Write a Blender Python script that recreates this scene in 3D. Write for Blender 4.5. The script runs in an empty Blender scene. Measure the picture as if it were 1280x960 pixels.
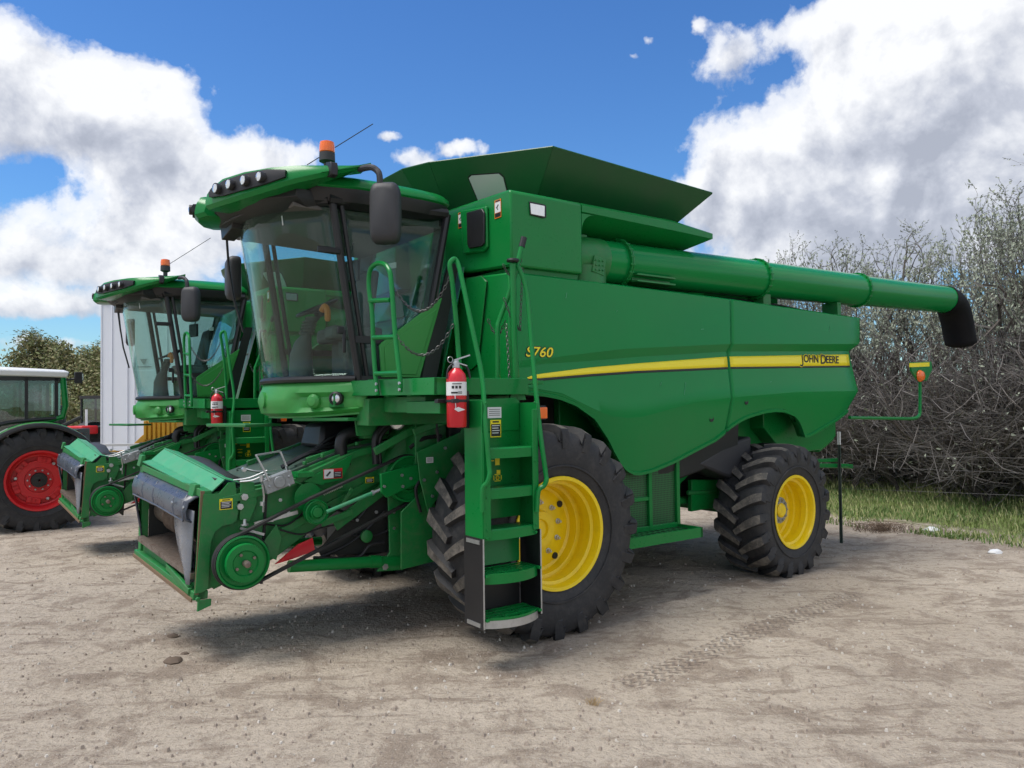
import bpy, bmesh, math, random
from mathutils import Vector, Matrix, noise
random.seed(7)
C = bpy.context.scene.collection
R = math.radians
PI = math.pi

# ------------------------------------------------------------------ mesh builder
class M:
    def __init__(s): s.v = []; s.f = []; s.m = []; s.cur = 0
    def quad(s, *p):
        k = len(s.v); s.v += [tuple(q) for q in p]; s.f.append(tuple(range(k, k+len(p)))); s.m.append(s.cur); return s
    def hexa(s, p):          # 8 points: bottom ring 0-3, top ring 4-7
        k = len(s.v); s.v += [tuple(q) for q in p]
        for f in ((3,2,1,0),(4,5,6,7),(0,1,5,4),(1,2,6,5),(2,3,7,6),(3,0,4,7)):
            s.f.append(tuple(k+i for i in f)); s.m.append(s.cur)
        return s
    def box(s, x0, x1, y0, y1, z0, z1):
        return s.hexa([(x0,y0,z0),(x1,y0,z0),(x1,y1,z0),(x0,y1,z0),(x0,y0,z1),(x1,y0,z1),(x1,y1,z1),(x0,y1,z1)])
    def obox(s, c, sx, sy, sz, X=(1,0,0), Y=(0,1,0), Z=(0,0,1)):
        c = Vector(c); X = Vector(X)*sx/2; Y = Vector(Y)*sy/2; Z = Vector(Z)*sz/2
        return s.hexa([c-X-Y-Z, c+X-Y-Z, c+X+Y-Z, c-X+Y-Z, c-X-Y+Z, c+X-Y+Z, c+X+Y+Z, c-X+Y+Z])
    def bar(s, a, b, w, h, up=(0,0,1)):      # rectangular bar from a to b
        a = Vector(a); b = Vector(b); d = (b-a); L = d.length; d.normalize()
        sd = d.cross(Vector(up))
        if sd.length < 1e-4: sd = d.cross(Vector((1,0,0)))
        sd.normalize(); u2 = sd.cross(d)
        return s.obox((a+b)/2, L, w, h, d, sd, u2)
    def loft(s, rings, closed=True, caps=True):
        k = len(s.v); n = len(rings[0])
        for r in rings: s.v += [tuple(q) for q in r]
        for i in range(len(rings)-1):
            for j in range(n if closed else n-1):
                j2 = (j+1) % n
                s.f.append((k+i*n+j, k+i*n+j2, k+(i+1)*n+j2, k+(i+1)*n+j)); s.m.append(s.cur)
        if caps and closed:
            s.f.append(tuple(k+j for j in range(n))[::-1]); s.m.append(s.cur)
            s.f.append(tuple(k+(len(rings)-1)*n+j for j in range(n))); s.m.append(s.cur)
        return s
    def prism(s, poly, ax, a, b):    # poly in the plane across ax (0,1,2)
        def P(p, t):
            if ax == 0: return (t, p[0], p[1])
            if ax == 1: return (p[0], t, p[1])
            return (p[0], p[1], t)
        return s.loft([[P(p,a) for p in poly], [P(p,b) for p in poly]])
    def slab(s, pts, th, nrm=None):  # planar polygon of 3D points thickened by th
        p = [Vector(q) for q in pts]
        if nrm is None:
            nrm = Vector((0,0,0))
            for i in range(len(p)): nrm += p[i].cross(p[(i+1) % len(p)])
            nrm.normalize()
        nrm = Vector(nrm)*th
        return s.loft([p, [q+nrm for q in p]])
    def tube(s, pts, r, n=8, caps=True):
        p = [Vector(q) for q in pts]
        rr = r if isinstance(r, (list, tuple)) else [r]*len(p)
        rings = []; last = None
        for i, q in enumerate(p):
            d = (p[min(i+1,len(p)-1)]-p[max(i-1,0)])
            if d.length < 1e-7: d = Vector((0,0,1))
            d.normalize()
            if last is None:
                a = Vector((0,0,1)) if abs(d.z) < .9 else Vector((1,0,0))
                sd = d.cross(a).normalized()
            else:
                sd = last - d*last.dot(d)
                if sd.length < 1e-5: sd = d.orthogonal()
                sd.normalize()
            last = sd; up = d.cross(sd)
            rings.append([q + (sd*math.cos(2*PI*j/n)+up*math.sin(2*PI*j/n))*rr[i] for j in range(n)])
        return s.loft(rings, True, caps)
    def lathe(s, prof, c, ax=0, n=32, caps=False):  # prof: (offset along axis, radius)
        rings = []
        c = Vector(c)
        for a, r in prof:
            ring = []
            for j in range(n):
                t = 2*PI*j/n
                if ax == 0: o = (a, r*math.cos(t), r*math.sin(t))
                elif ax == 1: o = (r*math.sin(t), a, r*math.cos(t))
                else: o = (r*math.cos(t), r*math.sin(t), a)
                ring.append(c+Vector(o))
            rings.append(ring)
        return s.loft(rings, True, caps)
    def lathe_dir(s, prof, c, d, n=20):
        d = Vector(d).normalized(); a = d.orthogonal().normalized(); b = d.cross(a); c = Vector(c)
        return s.loft([[c+d*h+(a*math.cos(2*PI*j/n)+b*math.sin(2*PI*j/n))*r for j in range(n)] for h, r in prof])
    def bolt(s, c, d, r=.012, h=.01):
        return s.lathe_dir([(0,r),(h,r),(h*1.02,r*.6)], c, d, 6)
    def build(s, name, mats, parent=None, bevel=0, ang=35, recalc=True, seg=2):
        me = bpy.data.meshes.new(name)
        me.from_pydata(s.v, [], s.f)
        if not isinstance(mats, (list, tuple)): mats = [mats]
        for m in mats: me.materials.append(m)
        me.polygons.foreach_set('material_index', s.m)
        if recalc:
            bm = bmesh.new(); bm.from_mesh(me)
            bmesh.ops.recalc_face_normals(bm, faces=bm.faces); bm.to_mesh(me); bm.free()
        me.polygons.foreach_set('use_smooth', [True]*len(me.polygons))
        me.set_sharp_from_angle(angle=R(ang))
        me.update()
        o = bpy.data.objects.new(name, me); C.objects.link(o)
        if parent: o.parent = parent
        if bevel:
            b = o.modifiers.new('bevel', 'BEVEL'); b.width = bevel; b.segments = seg; b.limit_method = 'ANGLE'; b.angle_limit = R(40)
            b.harden_normals = False
        return o

def tag(o, label=None, cat=None, group=None, kind=None):
    if label: o['label'] = label
    if cat: o['category'] = cat
    if group: o['group'] = group
    if kind: o['kind'] = kind
    return o
def empty(name, loc, rz=0):
    o = bpy.data.objects.new(name, None); C.objects.link(o); o.location = loc; o.rotation_euler = (0,0,rz); o.empty_display_size = .2
    return o
KIDS = {}
def copy_tree(o, parent=None, skip=()):
    c = o.copy(); C.objects.link(c); c.parent = parent
    for ch in [q for q in bpy.data.objects if q.parent is o]:
        if ch in skip: continue
        copy_tree(ch, c, skip)
    return c
def smooth_path(pts, n=6):   # Catmull-Rom
    p = [Vector(q) for q in pts]; out = []
    for i in range(len(p)-1):
        a = p[max(i-1,0)]; b = p[i]; c = p[i+1]; d = p[min(i+2,len(p)-1)]
        for k in range(n):
            t = k/n
            out.append(.5*((2*b)+(c-a)*t+(2*a-5*b+4*c-d)*t*t+(3*b-a-3*c+d)*t**3))
    out.append(p[-1]); return out
def lerp(tab, x):
    if x <= tab[0][0]: return tab[0][1]
    for (a, b), (c, d) in zip(tab, tab[1:]):
        if x <= c: return b+(d-b)*(x-a)/(c-a)
    return tab[-1][1]

# ------------------------------------------------------------------ materials
class N:
    def __init__(s, mat=None, world=None):
        t = (mat or world); t.use_nodes = True; s.t = t.node_tree; s.t.nodes.clear()
    def n(s, ty, **k):
        nd = s.t.nodes.new(ty)
        ins = k.pop('i', {})
        for a, b in k.items(): setattr(nd, a, b)
        for a, b in ins.items():
            if hasattr(b, 'is_linked') or hasattr(b, 'links'): s.t.links.new(b, nd.inputs[a])
            else: nd.inputs[a].default_value = b
        return nd
    def link(s, a, b): s.t.links.new(a, b)
    def math(s, op, a, b=None, c=None, clamp=False):
        nd = s.t.nodes.new('ShaderNodeMath'); nd.operation = op; nd.use_clamp = clamp
        for i, q in enumerate((a, b, c)):
            if q is None: continue
            if hasattr(q, 'links'): s.t.links.new(q, nd.inputs[i])
            else: nd.inputs[i].default_value = q
        return nd.outputs[0]
    def noise(s, vec, scale, detail=4, rough=.55, dist=0):
        nd = s.n('ShaderNodeTexNoise', i={'Scale': scale, 'Detail': detail, 'Roughness': rough, 'Distortion': dist})
        if vec is not None: s.link(vec, nd.inputs['Vector'])
        return nd.outputs['Fac']
    def ramp(s, fac, stops):
        nd = s.n('ShaderNodeValToRGB'); s.link(fac, nd.inputs[0]); e = nd.color_ramp.elements
        while len(e) < len(stops): e.new(.5)
        for q, (p, c) in zip(e, stops):
            q.position = p; q.color = (c, c, c, 1) if isinstance(c, (int, float)) else (*c, 1)
        return nd.outputs['Color']
    def mix(s, fac, a, b, mode='MIX'):
        nd = s.n('ShaderNodeMix', data_type='RGBA', blend_type=mode)
        for key, q in ((0, fac), (6, a), (7, b)):
            if hasattr(q, 'links'): s.link(q, nd.inputs[key])
            elif key == 0: nd.inputs[0].default_value = q
            else: nd.inputs[key].default_value = (*q, 1)
        return nd.outputs[2]

def mat(name, col, rough=.5, metal=0, dirt=0, dcol=(.30,.25,.19), bump=0, bscale=40, coat=0, var=.12, emit=None, spec=.5, dscale=2.5, rvar=.12):
    m = bpy.data.materials.new(name); q = N(m)
    tc = q.n('ShaderNodeTexCoord').outputs['Object']
    nz = q.noise(tc, dscale, 5, .6); fine = q.noise(tc, 38, 4, .6)
    base = q.mix(q.math('MULTIPLY', q.ramp(nz, [(.35,0),(.7,1)]), var), col, tuple(min(1,c*.6+.02) for c in col))
    r = q.math('ADD', rough-rvar/2, q.math('MULTIPLY', fine, rvar))
    if dirt:
        d = q.math('MULTIPLY', q.ramp(q.noise(tc, dscale*1.7, 8, .7, .4), [(.46,0),(.72,1)]), dirt)
        d2 = q.math('MULTIPLY', q.ramp(fine, [(.5,0),(.8,1)]), dirt*.6)
        d = q.math('MAXIMUM', d, d2)
        base = q.mix(d, base, dcol)
        r = q.math('ADD', r, q.math('MULTIPLY', d, .4), clamp=True)
    b = q.n('ShaderNodeBsdfPrincipled'); q.link(base, b.inputs['Base Color']); q.link(r, b.inputs['Roughness'])
    b.inputs['Metallic'].default_value = metal; b.inputs['Coat Weight'].default_value = coat; b.inputs['Coat Roughness'].default_value = .08
    b.inputs['Specular IOR Level'].default_value = spec
    if bump:
        bp = q.n('ShaderNodeBump', i={'Strength': bump, 'Distance': .01}); q.link(q.noise(tc, bscale, 5, .6), bp.inputs['Height']); q.link(bp.outputs[0], b.inputs['Normal'])
    if emit:
        b.inputs['Emission Color'].default_value = (*emit[0], 1); b.inputs['Emission Strength'].default_value = emit[1]
    o = q.n('ShaderNodeOutputMaterial'); q.link(b.outputs[0], o.inputs[0])
    return m
GR = (.003, .20, .038)
MT = {}
MT['green'] = mat('green_paint', GR, .28, dirt=.06, coat=.05, spec=.28, rvar=.05, bump=.03, bscale=3, var=.22, dcol=(.10,.20,.09))
MT['panel'] = mat('green_panel_paint', (.003,.225,.050), .22, dirt=.03, coat=.04, spec=.22, rvar=.03, bump=.03, bscale=1.6, var=.22, dcol=(.07,.22,.09), dscale=1.3)
MT['dusty'] = mat('dusty_green_paint', GR, .45, dirt=.40, var=.5, bump=.10, bscale=25, dcol=(.13,.15,.09), dscale=6)
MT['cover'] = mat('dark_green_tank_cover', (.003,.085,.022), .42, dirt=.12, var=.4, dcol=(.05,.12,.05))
MT['plastic'] = mat('green_plastic_fascia', (.035,.29,.05), .42, dirt=.06, var=.15)
MT['worn'] = mat('faded_green_plate', (.045,.33,.15), .42, dirt=.25, var=.3, dcol=(.25,.33,.22), dscale=5)
MT['yellow'] = mat('yellow_paint', (.93,.68,.006), .36, dirt=.16, coat=.2, dcol=(.38,.25,.03), dscale=6)
MT['decal_yellow'] = mat('yellow_decal', (.96,.80,.02), .35, var=.05)
MT['rubber'] = mat('tyre_rubber', (.017,.018,.021), .62, dirt=.35, dcol=(.12,.11,.10), bump=.25, bscale=60, var=.4, dscale=7)
MT['lug'] = mat('worn_tread_rubber', (.075,.069,.062), .75, dirt=1.0, dcol=(.27,.24,.20), bump=.4, bscale=50, var=.4, dscale=5)
MT['black'] = mat('black_plastic', (.010,.010,.012), .45, dirt=.06, dcol=(.04,.04,.042), var=.3)
MT['mirror_shell'] = mat('grey_black_plastic', (.030,.031,.035), .55, dirt=.1, dcol=(.07,.07,.07))
MT['belt'] = mat('rubber_belt', (.013,.013,.014), .6, dirt=.25, dcol=(.06,.055,.05))
MT['steel'] = mat('galvanised_steel', (.55,.57,.58), .38, .85, dirt=.3, dcol=(.22,.2,.17), var=.4, dscale=12)
MT['alu'] = mat('cast_grey_metal', (.34,.36,.37), .5, .5, dirt=.35, dcol=(.08,.08,.07), dscale=30)
MT['bare'] = mat('worn_bare_steel', (.24,.20,.17), .42, .6, dirt=.8, dcol=(.10,.06,.04), dscale=9)
MT['hoodgrey'] = mat('grey_rubber_shroud', (.055,.065,.090), .28, dirt=.40, dcol=(.20,.20,.21), dscale=6, var=.4)
MT['poly'] = mat('milky_grey_plastic', (.22,.235,.265), .25, dirt=.5, dcol=(.16,.14,.12), dscale=7)
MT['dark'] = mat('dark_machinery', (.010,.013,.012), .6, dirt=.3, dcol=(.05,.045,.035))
MT['red'] = mat('red_paint', (.62,.008,.022), .35, coat=.3)
MT['rimred'] = mat('red_rim_paint', (.62,.012,.018), .4, dirt=.1)
MT['white'] = mat('white_label', (.75,.76,.76), .5, var=.1)
MT['whitepaint'] = mat('white_wall_paint', (.70,.73,.79), .5, dirt=.06, dcol=(.45,.45,.45), dscale=.7)
MT['orange'] = mat('orange_lens', (.95,.16,.01), .18, coat=.6, var=.2)
MT['lensclear'] = mat('headlight_glass', (.72,.75,.76), .12, .6, coat=.8, var=.3, dscale=30)
MT['lensgrey'] = mat('frosted_window', (.50,.53,.52), .3, var=.15, dscale=3)
MT['orangeborder'] = mat('orange_decal', (.75,.20,.02), .45)
MT['interior'] = mat('cab_trim_grey', (.11,.105,.10), .7, var=.2)
MT['seat'] = mat('cab_seat_cloth', (.13,.125,.12), .85, bump=.1)
MT['chain'] = mat('dull_chain_steel', (.10,.10,.10), .45, .7)
MT['gplate'] = mat('perforated_deck', (.035,.075,.055), .55, dirt=.5, dcol=(.12,.11,.09), dscale=5)
MT['mesh'] = None
MT['amber'] = MT['orange']
MT['rust'] = mat('rusty_worn_edge', (.20,.12,.07), .75, dirt=.5, dcol=(.10,.16,.08), dscale=20)

def glass(name, tint, base=.05, refl=1.0):
    m = bpy.data.materials.new(name); q = N(m)
    tr = q.n('ShaderNodeBsdfTransparent', i={'Color': (*tint, 1)})
    gl = q.n('ShaderNodeBsdfGlossy', i={'Roughness': .0, 'Color': (refl, refl, refl, 1)})
    g_ = q.n('ShaderNodeNewGeometry'); dt = q.n('ShaderNodeVectorMath', operation='DOT_PRODUCT'); q.link(g_.outputs['Normal'], dt.inputs[0]); q.link(g_.outputs['Incoming'], dt.inputs[1])
    fr = q.math('ADD', .04, q.math('MULTIPLY', q.math('POWER', q.math('SUBTRACT', 1, q.math('ABSOLUTE', dt.outputs['Value']), clamp=True), 4), .96))
    tc = q.n('ShaderNodeTexCoord').outputs['Object']
    bp = q.n('ShaderNodeBump', i={'Strength': .02, 'Distance': .1}); q.link(q.noise(tc, 1.5, 2), bp.inputs['Height']); q.link(bp.outputs[0], gl.inputs['Normal'])
    f = q.math('ADD', q.math('MULTIPLY', fr, .62), base, clamp=True)
    mx = q.n('ShaderNodeMixShader'); q.link(f, mx.inputs[0]); q.link(tr.outputs[0], mx.inputs[1]); q.link(gl.outputs[0], mx.inputs[2])
    # faint dust film
    df = q.n('ShaderNodeBsdfDiffuse', i={'Color': (.45,.46,.44,1)})
    m2 = q.n('ShaderNodeMixShader'); q.link(q.math('MULTIPLY', q.ramp(q.noise(tc, 3, 6, .65), [(.4,0),(.8,1)]), .025), m2.inputs[0])
    q.link(mx.outputs[0], m2.inputs[1]); q.link(df.outputs[0], m2.inputs[2])
    o = q.n('ShaderNodeOutputMaterial'); q.link(m2.outputs[0], o.inputs[0])
    return m
MT['glass'] = glass('cab_glass', (.76,.88,.85), .0)
MT['tglass'] = glass('tractor_glass', (.55,.70,.70), .06)

def meshmat():
    m = bpy.data.materials.new('perforated_green_screen'); q = N(m)
    tc = q.n('ShaderNodeTexCoord').outputs['Object']
    sp = q.n('ShaderNodeSeparateXYZ'); q.link(tc, sp.inputs[0])
    a = q.math('SINE', q.math('MULTIPLY', sp.outputs[1], 2*PI/.022)); b = q.math('SINE', q.math('MULTIPLY', sp.outputs[2], 2*PI/.022))
    h = q.math('GREATER_THAN', q.math('ADD', a, b), .35)
    base = q.mix(h, (.012,.13,.03), (.004,.012,.006))
    bs = q.n('ShaderNodeBsdfPrincipled', i={'Roughness': .5}); q.link(base, bs.inputs['Base Color'])
    o = q.n('ShaderNodeOutputMaterial'); q.link(bs.outputs[0], o.inputs[0]); return m
MT['mesh'] = meshmat()

def text_mesh(body, name, mt, parent, loc, X, Y, size, ext=.0015, shear=0, bold=0, sx=1.0):
    cu = bpy.data.curves.new(name, 'FONT'); cu.body = body; cu.size = size; cu.extrude = ext; cu.shear = shear; cu.offset = bold; cu.space_character = 1.02; cu.resolution_u = 3
    o = bpy.data.objects.new(name+'_tmp', cu); C.objects.link(o)
    dg = bpy.context.evaluated_depsgraph_get(); dg.update()
    me = bpy.data.meshes.new_from_object(o.evaluated_get(dg)); bpy.data.objects.remove(o)
    X = Vector(X).normalized(); Y = Vector(Y).normalized(); Z = X.cross(Y)
    mm = Matrix(((X.x*sx,Y.x,Z.x,loc[0]),(X.y*sx,Y.y,Z.y,loc[1]),(X.z*sx,Y.z,Z.z,loc[2]),(0,0,0,1)))
    me.transform(mm); me.name = name; me.materials.clear(); me.materials.append(mt)
    o = bpy.data.objects.new(name, me); C.objects.link(o); o.parent = parent
    return o

def decal(parent, c, w, h, style, X=(0,1,0), Y=(0,0,1), th=.003):
    """warning label: border, head band, body, rows of print"""
    X = Vector(X).normalized(); Y = Vector(Y).normalized(); Z = X.cross(Y); c = Vector(c)
    b = M()
    mats = {'warn': ['orangeborder','white','black'], 'caution': ['decal_yellow','white','black'], 'danger': ['red','white','black'], 'white': ['white','white','black'], 'plate': ['black','decal_yellow','white']}[style]
    b.cur = 0; b.obox(c+Z*th/2, w, h, th, X, Y, Z)
    if style == 'white':
        b.cur = 2
        for i in range(4): b.obox(c+Z*(th+.0006)+Y*h*(.3-.18*i), w*.8, h*.05, .001, X, Y, Z)
    elif style == 'caution':
        b.cur = 2; b.obox(c+Z*(th+.0006)-Y*h*.09, w*.88, h*.70, .001, X, Y, Z)
        b.obox(c+Z*(th+.0006)+Y*h*.39, w*.6, h*.09, .001, X, Y, Z)
        b.cur = 1
        for i in range(4): b.obox(c+Z*(th+.0016)+Y*h*(.17-.14*i)-X*w*.05*(i%2), w*(.7-.1*(i%2)), h*.05, .001, X, Y, Z)
    elif style == 'plate':
        for i in range(3):
            b.cur = 1; b.obox(c+Z*(th+.0006)+Y*h*(.25-.25*i), w*.8, h*.1, .001, X, Y, Z)
    elif style == 'danger':
        b.cur = 1; b.obox(c+Z*(th+.0006)-X*w*.22, w*.5, h*.88, .001, X, Y, Z)
        b.cur = 2; b.obox(c+Z*(th+.0006)+X*w*.25-Y*h*.12, w*.42, h*.62, .001, X, Y, Z)
        b.obox(c+Z*(th+.0016)-X*w*.24, w*.3, h*.18, .001, (X+Y).normalized(), (Y-X).normalized(), Z)
        b.cur = 1
        for i in range(3): b.obox(c+Z*(th+.0016)+X*w*.25+Y*h*(.08-.16*i), w*.32, h*.04, .001, X, Y, Z)
    else:
        b.cur = 1; b.obox(c+Z*(th+.0006)+Y*h*.08, w*.86, h*.56, .001, X, Y, Z)
        b.cur = 2; b.obox(c+Z*(th+.0006)-Y*h*.34, w*.86, h*.22, .001, X, Y, Z)
        b.obox(c+Z*(th+.0006)+Y*h*.42, w*.7, h*.07, .001, X, Y, Z)
        b.obox(c+Z*(th+.0016)+Y*h*.14, w*.34, h*.08, .001, (X+Y).normalized(), (Y-X).normalized(), Z)
        b.obox(c+Z*(th+.0016)+Y*h*.02-X*w*.08, w*.4, h*.05, .001, (X-Y).normalized(), (Y+X).normalized(), Z)
    return b.build('warning_label', [MT[q] for q in mats], parent)

# ------------------------------------------------------------------ wheels
def wheel(parent, c, side, Rt, W, rim, nl, colour, style, hubz=None, lugd=.046):
    """side=+1: outer face towards +x.  c = centre of the tyre"""
    c = Vector(c)
    wh = M()
    rb = Rt-lugd
    prof = [(.43*W, rim-.005), (.455*W, rim+.03), (.485*W, rim+.09), (.5*W, rim+.5*(rb-rim)), (.493*W, rb-.12), (.47*W, rb-.055), (.43*W, rb-.025), (.33*W, rb-.008), (.17*W, rb), (0, rb+.002)]
    full = prof + [(-a, r) for a, r in prof[:-1][::-1]]
    t = M(); t.lathe(full, c, 0, 72)
    tyre = t.build('tyre', MT['rubber'], parent, ang=50)
    # raised lettering ring on the sidewall
    lt = M()
    for s in (1, -1):
        lt.lathe([(s*(.497*W), rim+.10), (s*(.503*W+.003), rim+.105), (s*(.503*W+.003), rim+.115), (s*.499*W, rim+.12)], c, 0, 64)
    lt.build('sidewall_ring', MT['rubber'], tyre)
    # tread lugs
    g = M()
    def body(w):   # body radius at lateral |w|/W
        return lerp(sorted([(a/W, r) for a, r in prof if r > rim+.2]), abs(w))
    for s in (1, -1):
        for k in range(nl):
            a0 = 2*PI*(k+(.5 if s > 0 else 0))/nl
            ring = []
            for u in (0,.14,.28,.42,.57,.71,.85,.93,1.0):
                ww = -.03+.53*min(1, u/.85)
                ang = a0 + (.62*u-.17*u*u)*(.60/Rt)*.78
                hw = .030+.024*u
                if u <= .85:
                    rt_, xt_ = Rt-(0 if u < .55 else (u-.55)**2*.42), ww*(1 if u < .8 else .975)
                    rl_, xl_ = (body(ww) if ww < .47 else rb-.08)-.02, ww
                elif u < .95: rt_, xt_, rl_, xl_ = Rt-.088, .506, rb-.12, .45
                else: rt_, xt_, rl_, xl_ = rb-.16, .500, rb-.20, .46
                pts = []
                for (rr, dw, xq) in ((rl_, -hw-.024, xl_), (rt_, -hw, xt_), (rt_, hw, xt_), (rl_, hw+.024, xl_)):
                    sk = .45 if u < .8 else .1
                    x = s*xq*W - s*dw*sk
                    th = ang+dw/Rt*.9
                    if abs(x) > .516*W: x = math.copysign(.516*W, x)
                    pts.append(c+Vector((side*x, rr*math.sin(th), rr*math.cos(th))))
                ring.append(pts)
            k0 = len(g.m); g.loft(ring)
            for i_ in range(6): g.m[k0+i_*4+1] = 1
    g.build('tread', [MT['rubber'], MT['lug']], tyre, ang=30)
    # rim: barrel, dish, nave
    r = M(); o = side
    if style == 'front':
        p = [(.44*W, rim-.004), (.462*W, rim+.022), (.472*W, rim+.018), (.468*W, rim-.012), (.42*W, rim-.022), (.36*W, rim-.024), (.345*W, rim-.05), (.24*W, rim-.056), (.225*W, rim-.035), (.15*W, rim-.037), (.135*W, rim-.075), (.03*W, rim-.085), (.015*W, rim-.11), (.045*W, rim*.60), (.045*W, .17), (.10*W, .155), (.10*W, .09), (.07*W,.08), (.07*W, .005)]
    elif style == 'rear':
        p = [(.44*W, rim-.004), (.462*W, rim+.02), (.472*W, rim+.016), (.468*W, rim-.012), (.42*W, rim-.022), (.36*W, rim-.024), (.34*W, rim-.05), (.24*W, rim-.056), (.22*W, rim-.04), (.12*W, rim-.045), (.10*W, rim-.07), (.02*W, rim-.08), (.0*W, rim-.10), (.10*W, .16), (.10*W, .02)]
    else:
        p = [(.44*W, rim-.004), (.462*W, rim+.022), (.472*W, rim+.016), (.466*W, rim-.012), (.40*W, rim-.03), (.22*W, rim-.06), (.20*W, rim-.085), (.10*W, rim-.09), (.10*W, rim-.15), (.19*W, rim-.16), (.19*W, .22), (.15*W, .21), (.15*W, .02)]
    r.lathe([(o*a, q) for a, q in p], c, 0, 56)
    r.lathe([(-o*.462*W, rim+.02), (-o*.44*W, rim-.03), (-o*.1*W, rim-.06), (-o*.02*W, rim-.09)], c, 0, 40)
    rm = r.build('rim', colour, parent, ang=40)
    b = M(); h = M(); X = Vector((o,0,0))
    if style == 'front':
        b.cur = 0
        for k in range(10):
            a = 2*PI*k/10+.2; q = c+Vector((o*.045*W, .235*math.cos(a), .235*math.sin(a)))
            b.lathe_dir([(0,.026),(.006,.026),(.008,.017),(.03,.017),(.032,.012),(.045,.011)], q, X, 8)
        b.build('wheel_bolts', MT['steel'], rm)
        for k in range(4):
            a = 2*PI*k/4+.65; q = c+Vector((o*.042*W, .325*math.cos(a), .325*math.sin(a)))
            h.lathe_dir([(-.01,.030),(.004,.030)], q, X, 14)
        h.build('vent_holes', MT['dark'], rm)
    elif style == 'rear':
        b.lathe([(o*.10*W,.155),(o*(.10*W+.03),.15),(o*(.10*W+.034),.085)], c, 0, 28)
        for k in range(10):
            a = 2*PI*k/10; q = c+Vector((o*(.10*W+.032), .118*math.cos(a), .118*math.sin(a)))
            b.lathe_dir([(0,.016),(.014,.015),(.022,.009)], q, X, 8)
        b.build('hub_flange', MT['alu'], rm)
        h.lathe([(o*(.10*W+.02),.086),(o*(.10*W+.05),.082),(o*(.10*W+.068),.06),(o*(.10*W+.07),.004)], c, 0, 24)
        h.build('hub_cap', MT['yellow'], rm)
    else:
        for k in range(6):   # raised lugs of the red rim
            a = 2*PI*k/6+.3
            for da in (-.16, 0, .16):
                q = c+Vector((o*.185*W, (rim-.14)*math.cos(a+da), (rim-.14)*math.sin(a+da)))
                b.obox(q, .05, .10, .10, (1,0,0), (0,-math.sin(a),math.cos(a)), (0,math.cos(a),math.sin(a)))
            q = c+Vector((o*.225*W, (rim-.12)*math.cos(a), (rim-.12)*math.sin(a)))
        b.build('rim_lugs', colour, rm, bevel=.01)
        g2 = M()
        for k in range(10):
            a = 2*PI*k/10; g2.lathe_dir([(0,.016),(.03,.014)], c+Vector((o*.15*W, .17*math.cos(a), .17*math.sin(a))), X, 8)
        for k in range(3):
            a = 2*PI*k/3+.9; g2.lathe_dir([(0,.03),(.02,.022)], c+Vector((o*.225*W, (rim-.15)*math.cos(a), (rim-.15)*math.sin(a))), X, 10)
        g2.build('wheel_bolts', MT['steel'], rm)
        h.lathe([(o*.16*W,.13),(o*.30*W,.12),(o*.31*W,.02)], c, 0, 24); h.build('hub', MT['dark'], rm)
    return tyre, rm

# ================================================================== COMBINE
OC = (-0.7362, 8.1076)
ROT = -R(54)
comb = empty('combine_harvester', (OC[0], OC[1], 0), ROT)
tag(comb, 'large green combine harvester in the foreground with yellow wheels and full-length side stripe', 'combine harvester', 'green combine harvesters parked side by side')

def wheel_part(x, y, z, side, *a, **k):
    e = bpy.data.objects.new('wheel', None); C.objects.link(e); e.parent = comb; e.location = (x, y, z)
    wheel(e, (0,0,0), side, *a, **k)
    return e
wheel_part(1.575, 0, .885, 1, .93, .76, .465, 20, MT['yellow'], 'front')
wheel_part(-1.575, 0, .885, -1, .93, .76, .465, 20, MT['yellow'], 'front')
rw = wheel_part(1.50, 3.56, .72, 1, .77, .62, .40, 19, MT['yellow'], 'rear'); rw.rotation_euler = (0,0,R(3))
rw = wheel_part(-1.50, 3.56, .72, -1, .77, .62, .40, 19, MT['yellow'], 'rear'); rw.rotation_euler = (0,0,R(3))

# ---- side shields: surface described by height curves along the machine
TOP = [(-.25,3.14),(1.1,3.13),(2.7,3.11),(5.35,3.045)]
GT = [(-.25,2.33),(.27,2.415),(1.08,2.51),(2.7,2.615),(5.35,2.705)]
GB = [(-.25,2.30),(.1,2.345),(.66,2.385),(1.3,2.44),(2.7,2.535),(5.35,2.615)]
CR = [(-.25,2.16),(.3,2.08),(.65,1.945),(.9,1.86),(1.12,1.84),(1.3,1.845),(1.51,1.88),(2.11,1.985),(2.7,2.03),(3.96,2.09),(5.35,2.10)]
BT = [(-.25,2.115),(.08,2.09),(.27,2.06),(.46,2.0),(.70,1.87),(.80,1.77),(.90,1.67),(1.0,1.55),(1.11,1.43),(1.18,1.37),(1.25,1.33),(1.33,1.30),(1.42,1.29),(1.61,1.31),(1.91,1.38),(2.55,1.59),(2.66,1.65),(2.76,1.72),(2.9,1.785),(3.04,1.83),(3.33,1.88),(3.52,1.893),(3.72,1.885),(3.95,1.83),(4.05,1.77),(4.14,1.69),(4.20,1.62),(4.26,1.555),(4.5,1.61),(5.05,1.74),(5.35,1.86)]
def yend(z):    # rear edge of the shield by height
    return lerp([(1.7,5.0),(1.78,5.08),(2.10,5.29),(2.45,5.21),(2.62,5.20),(2.72,5.34),(3.1,5.36)], z)
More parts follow.
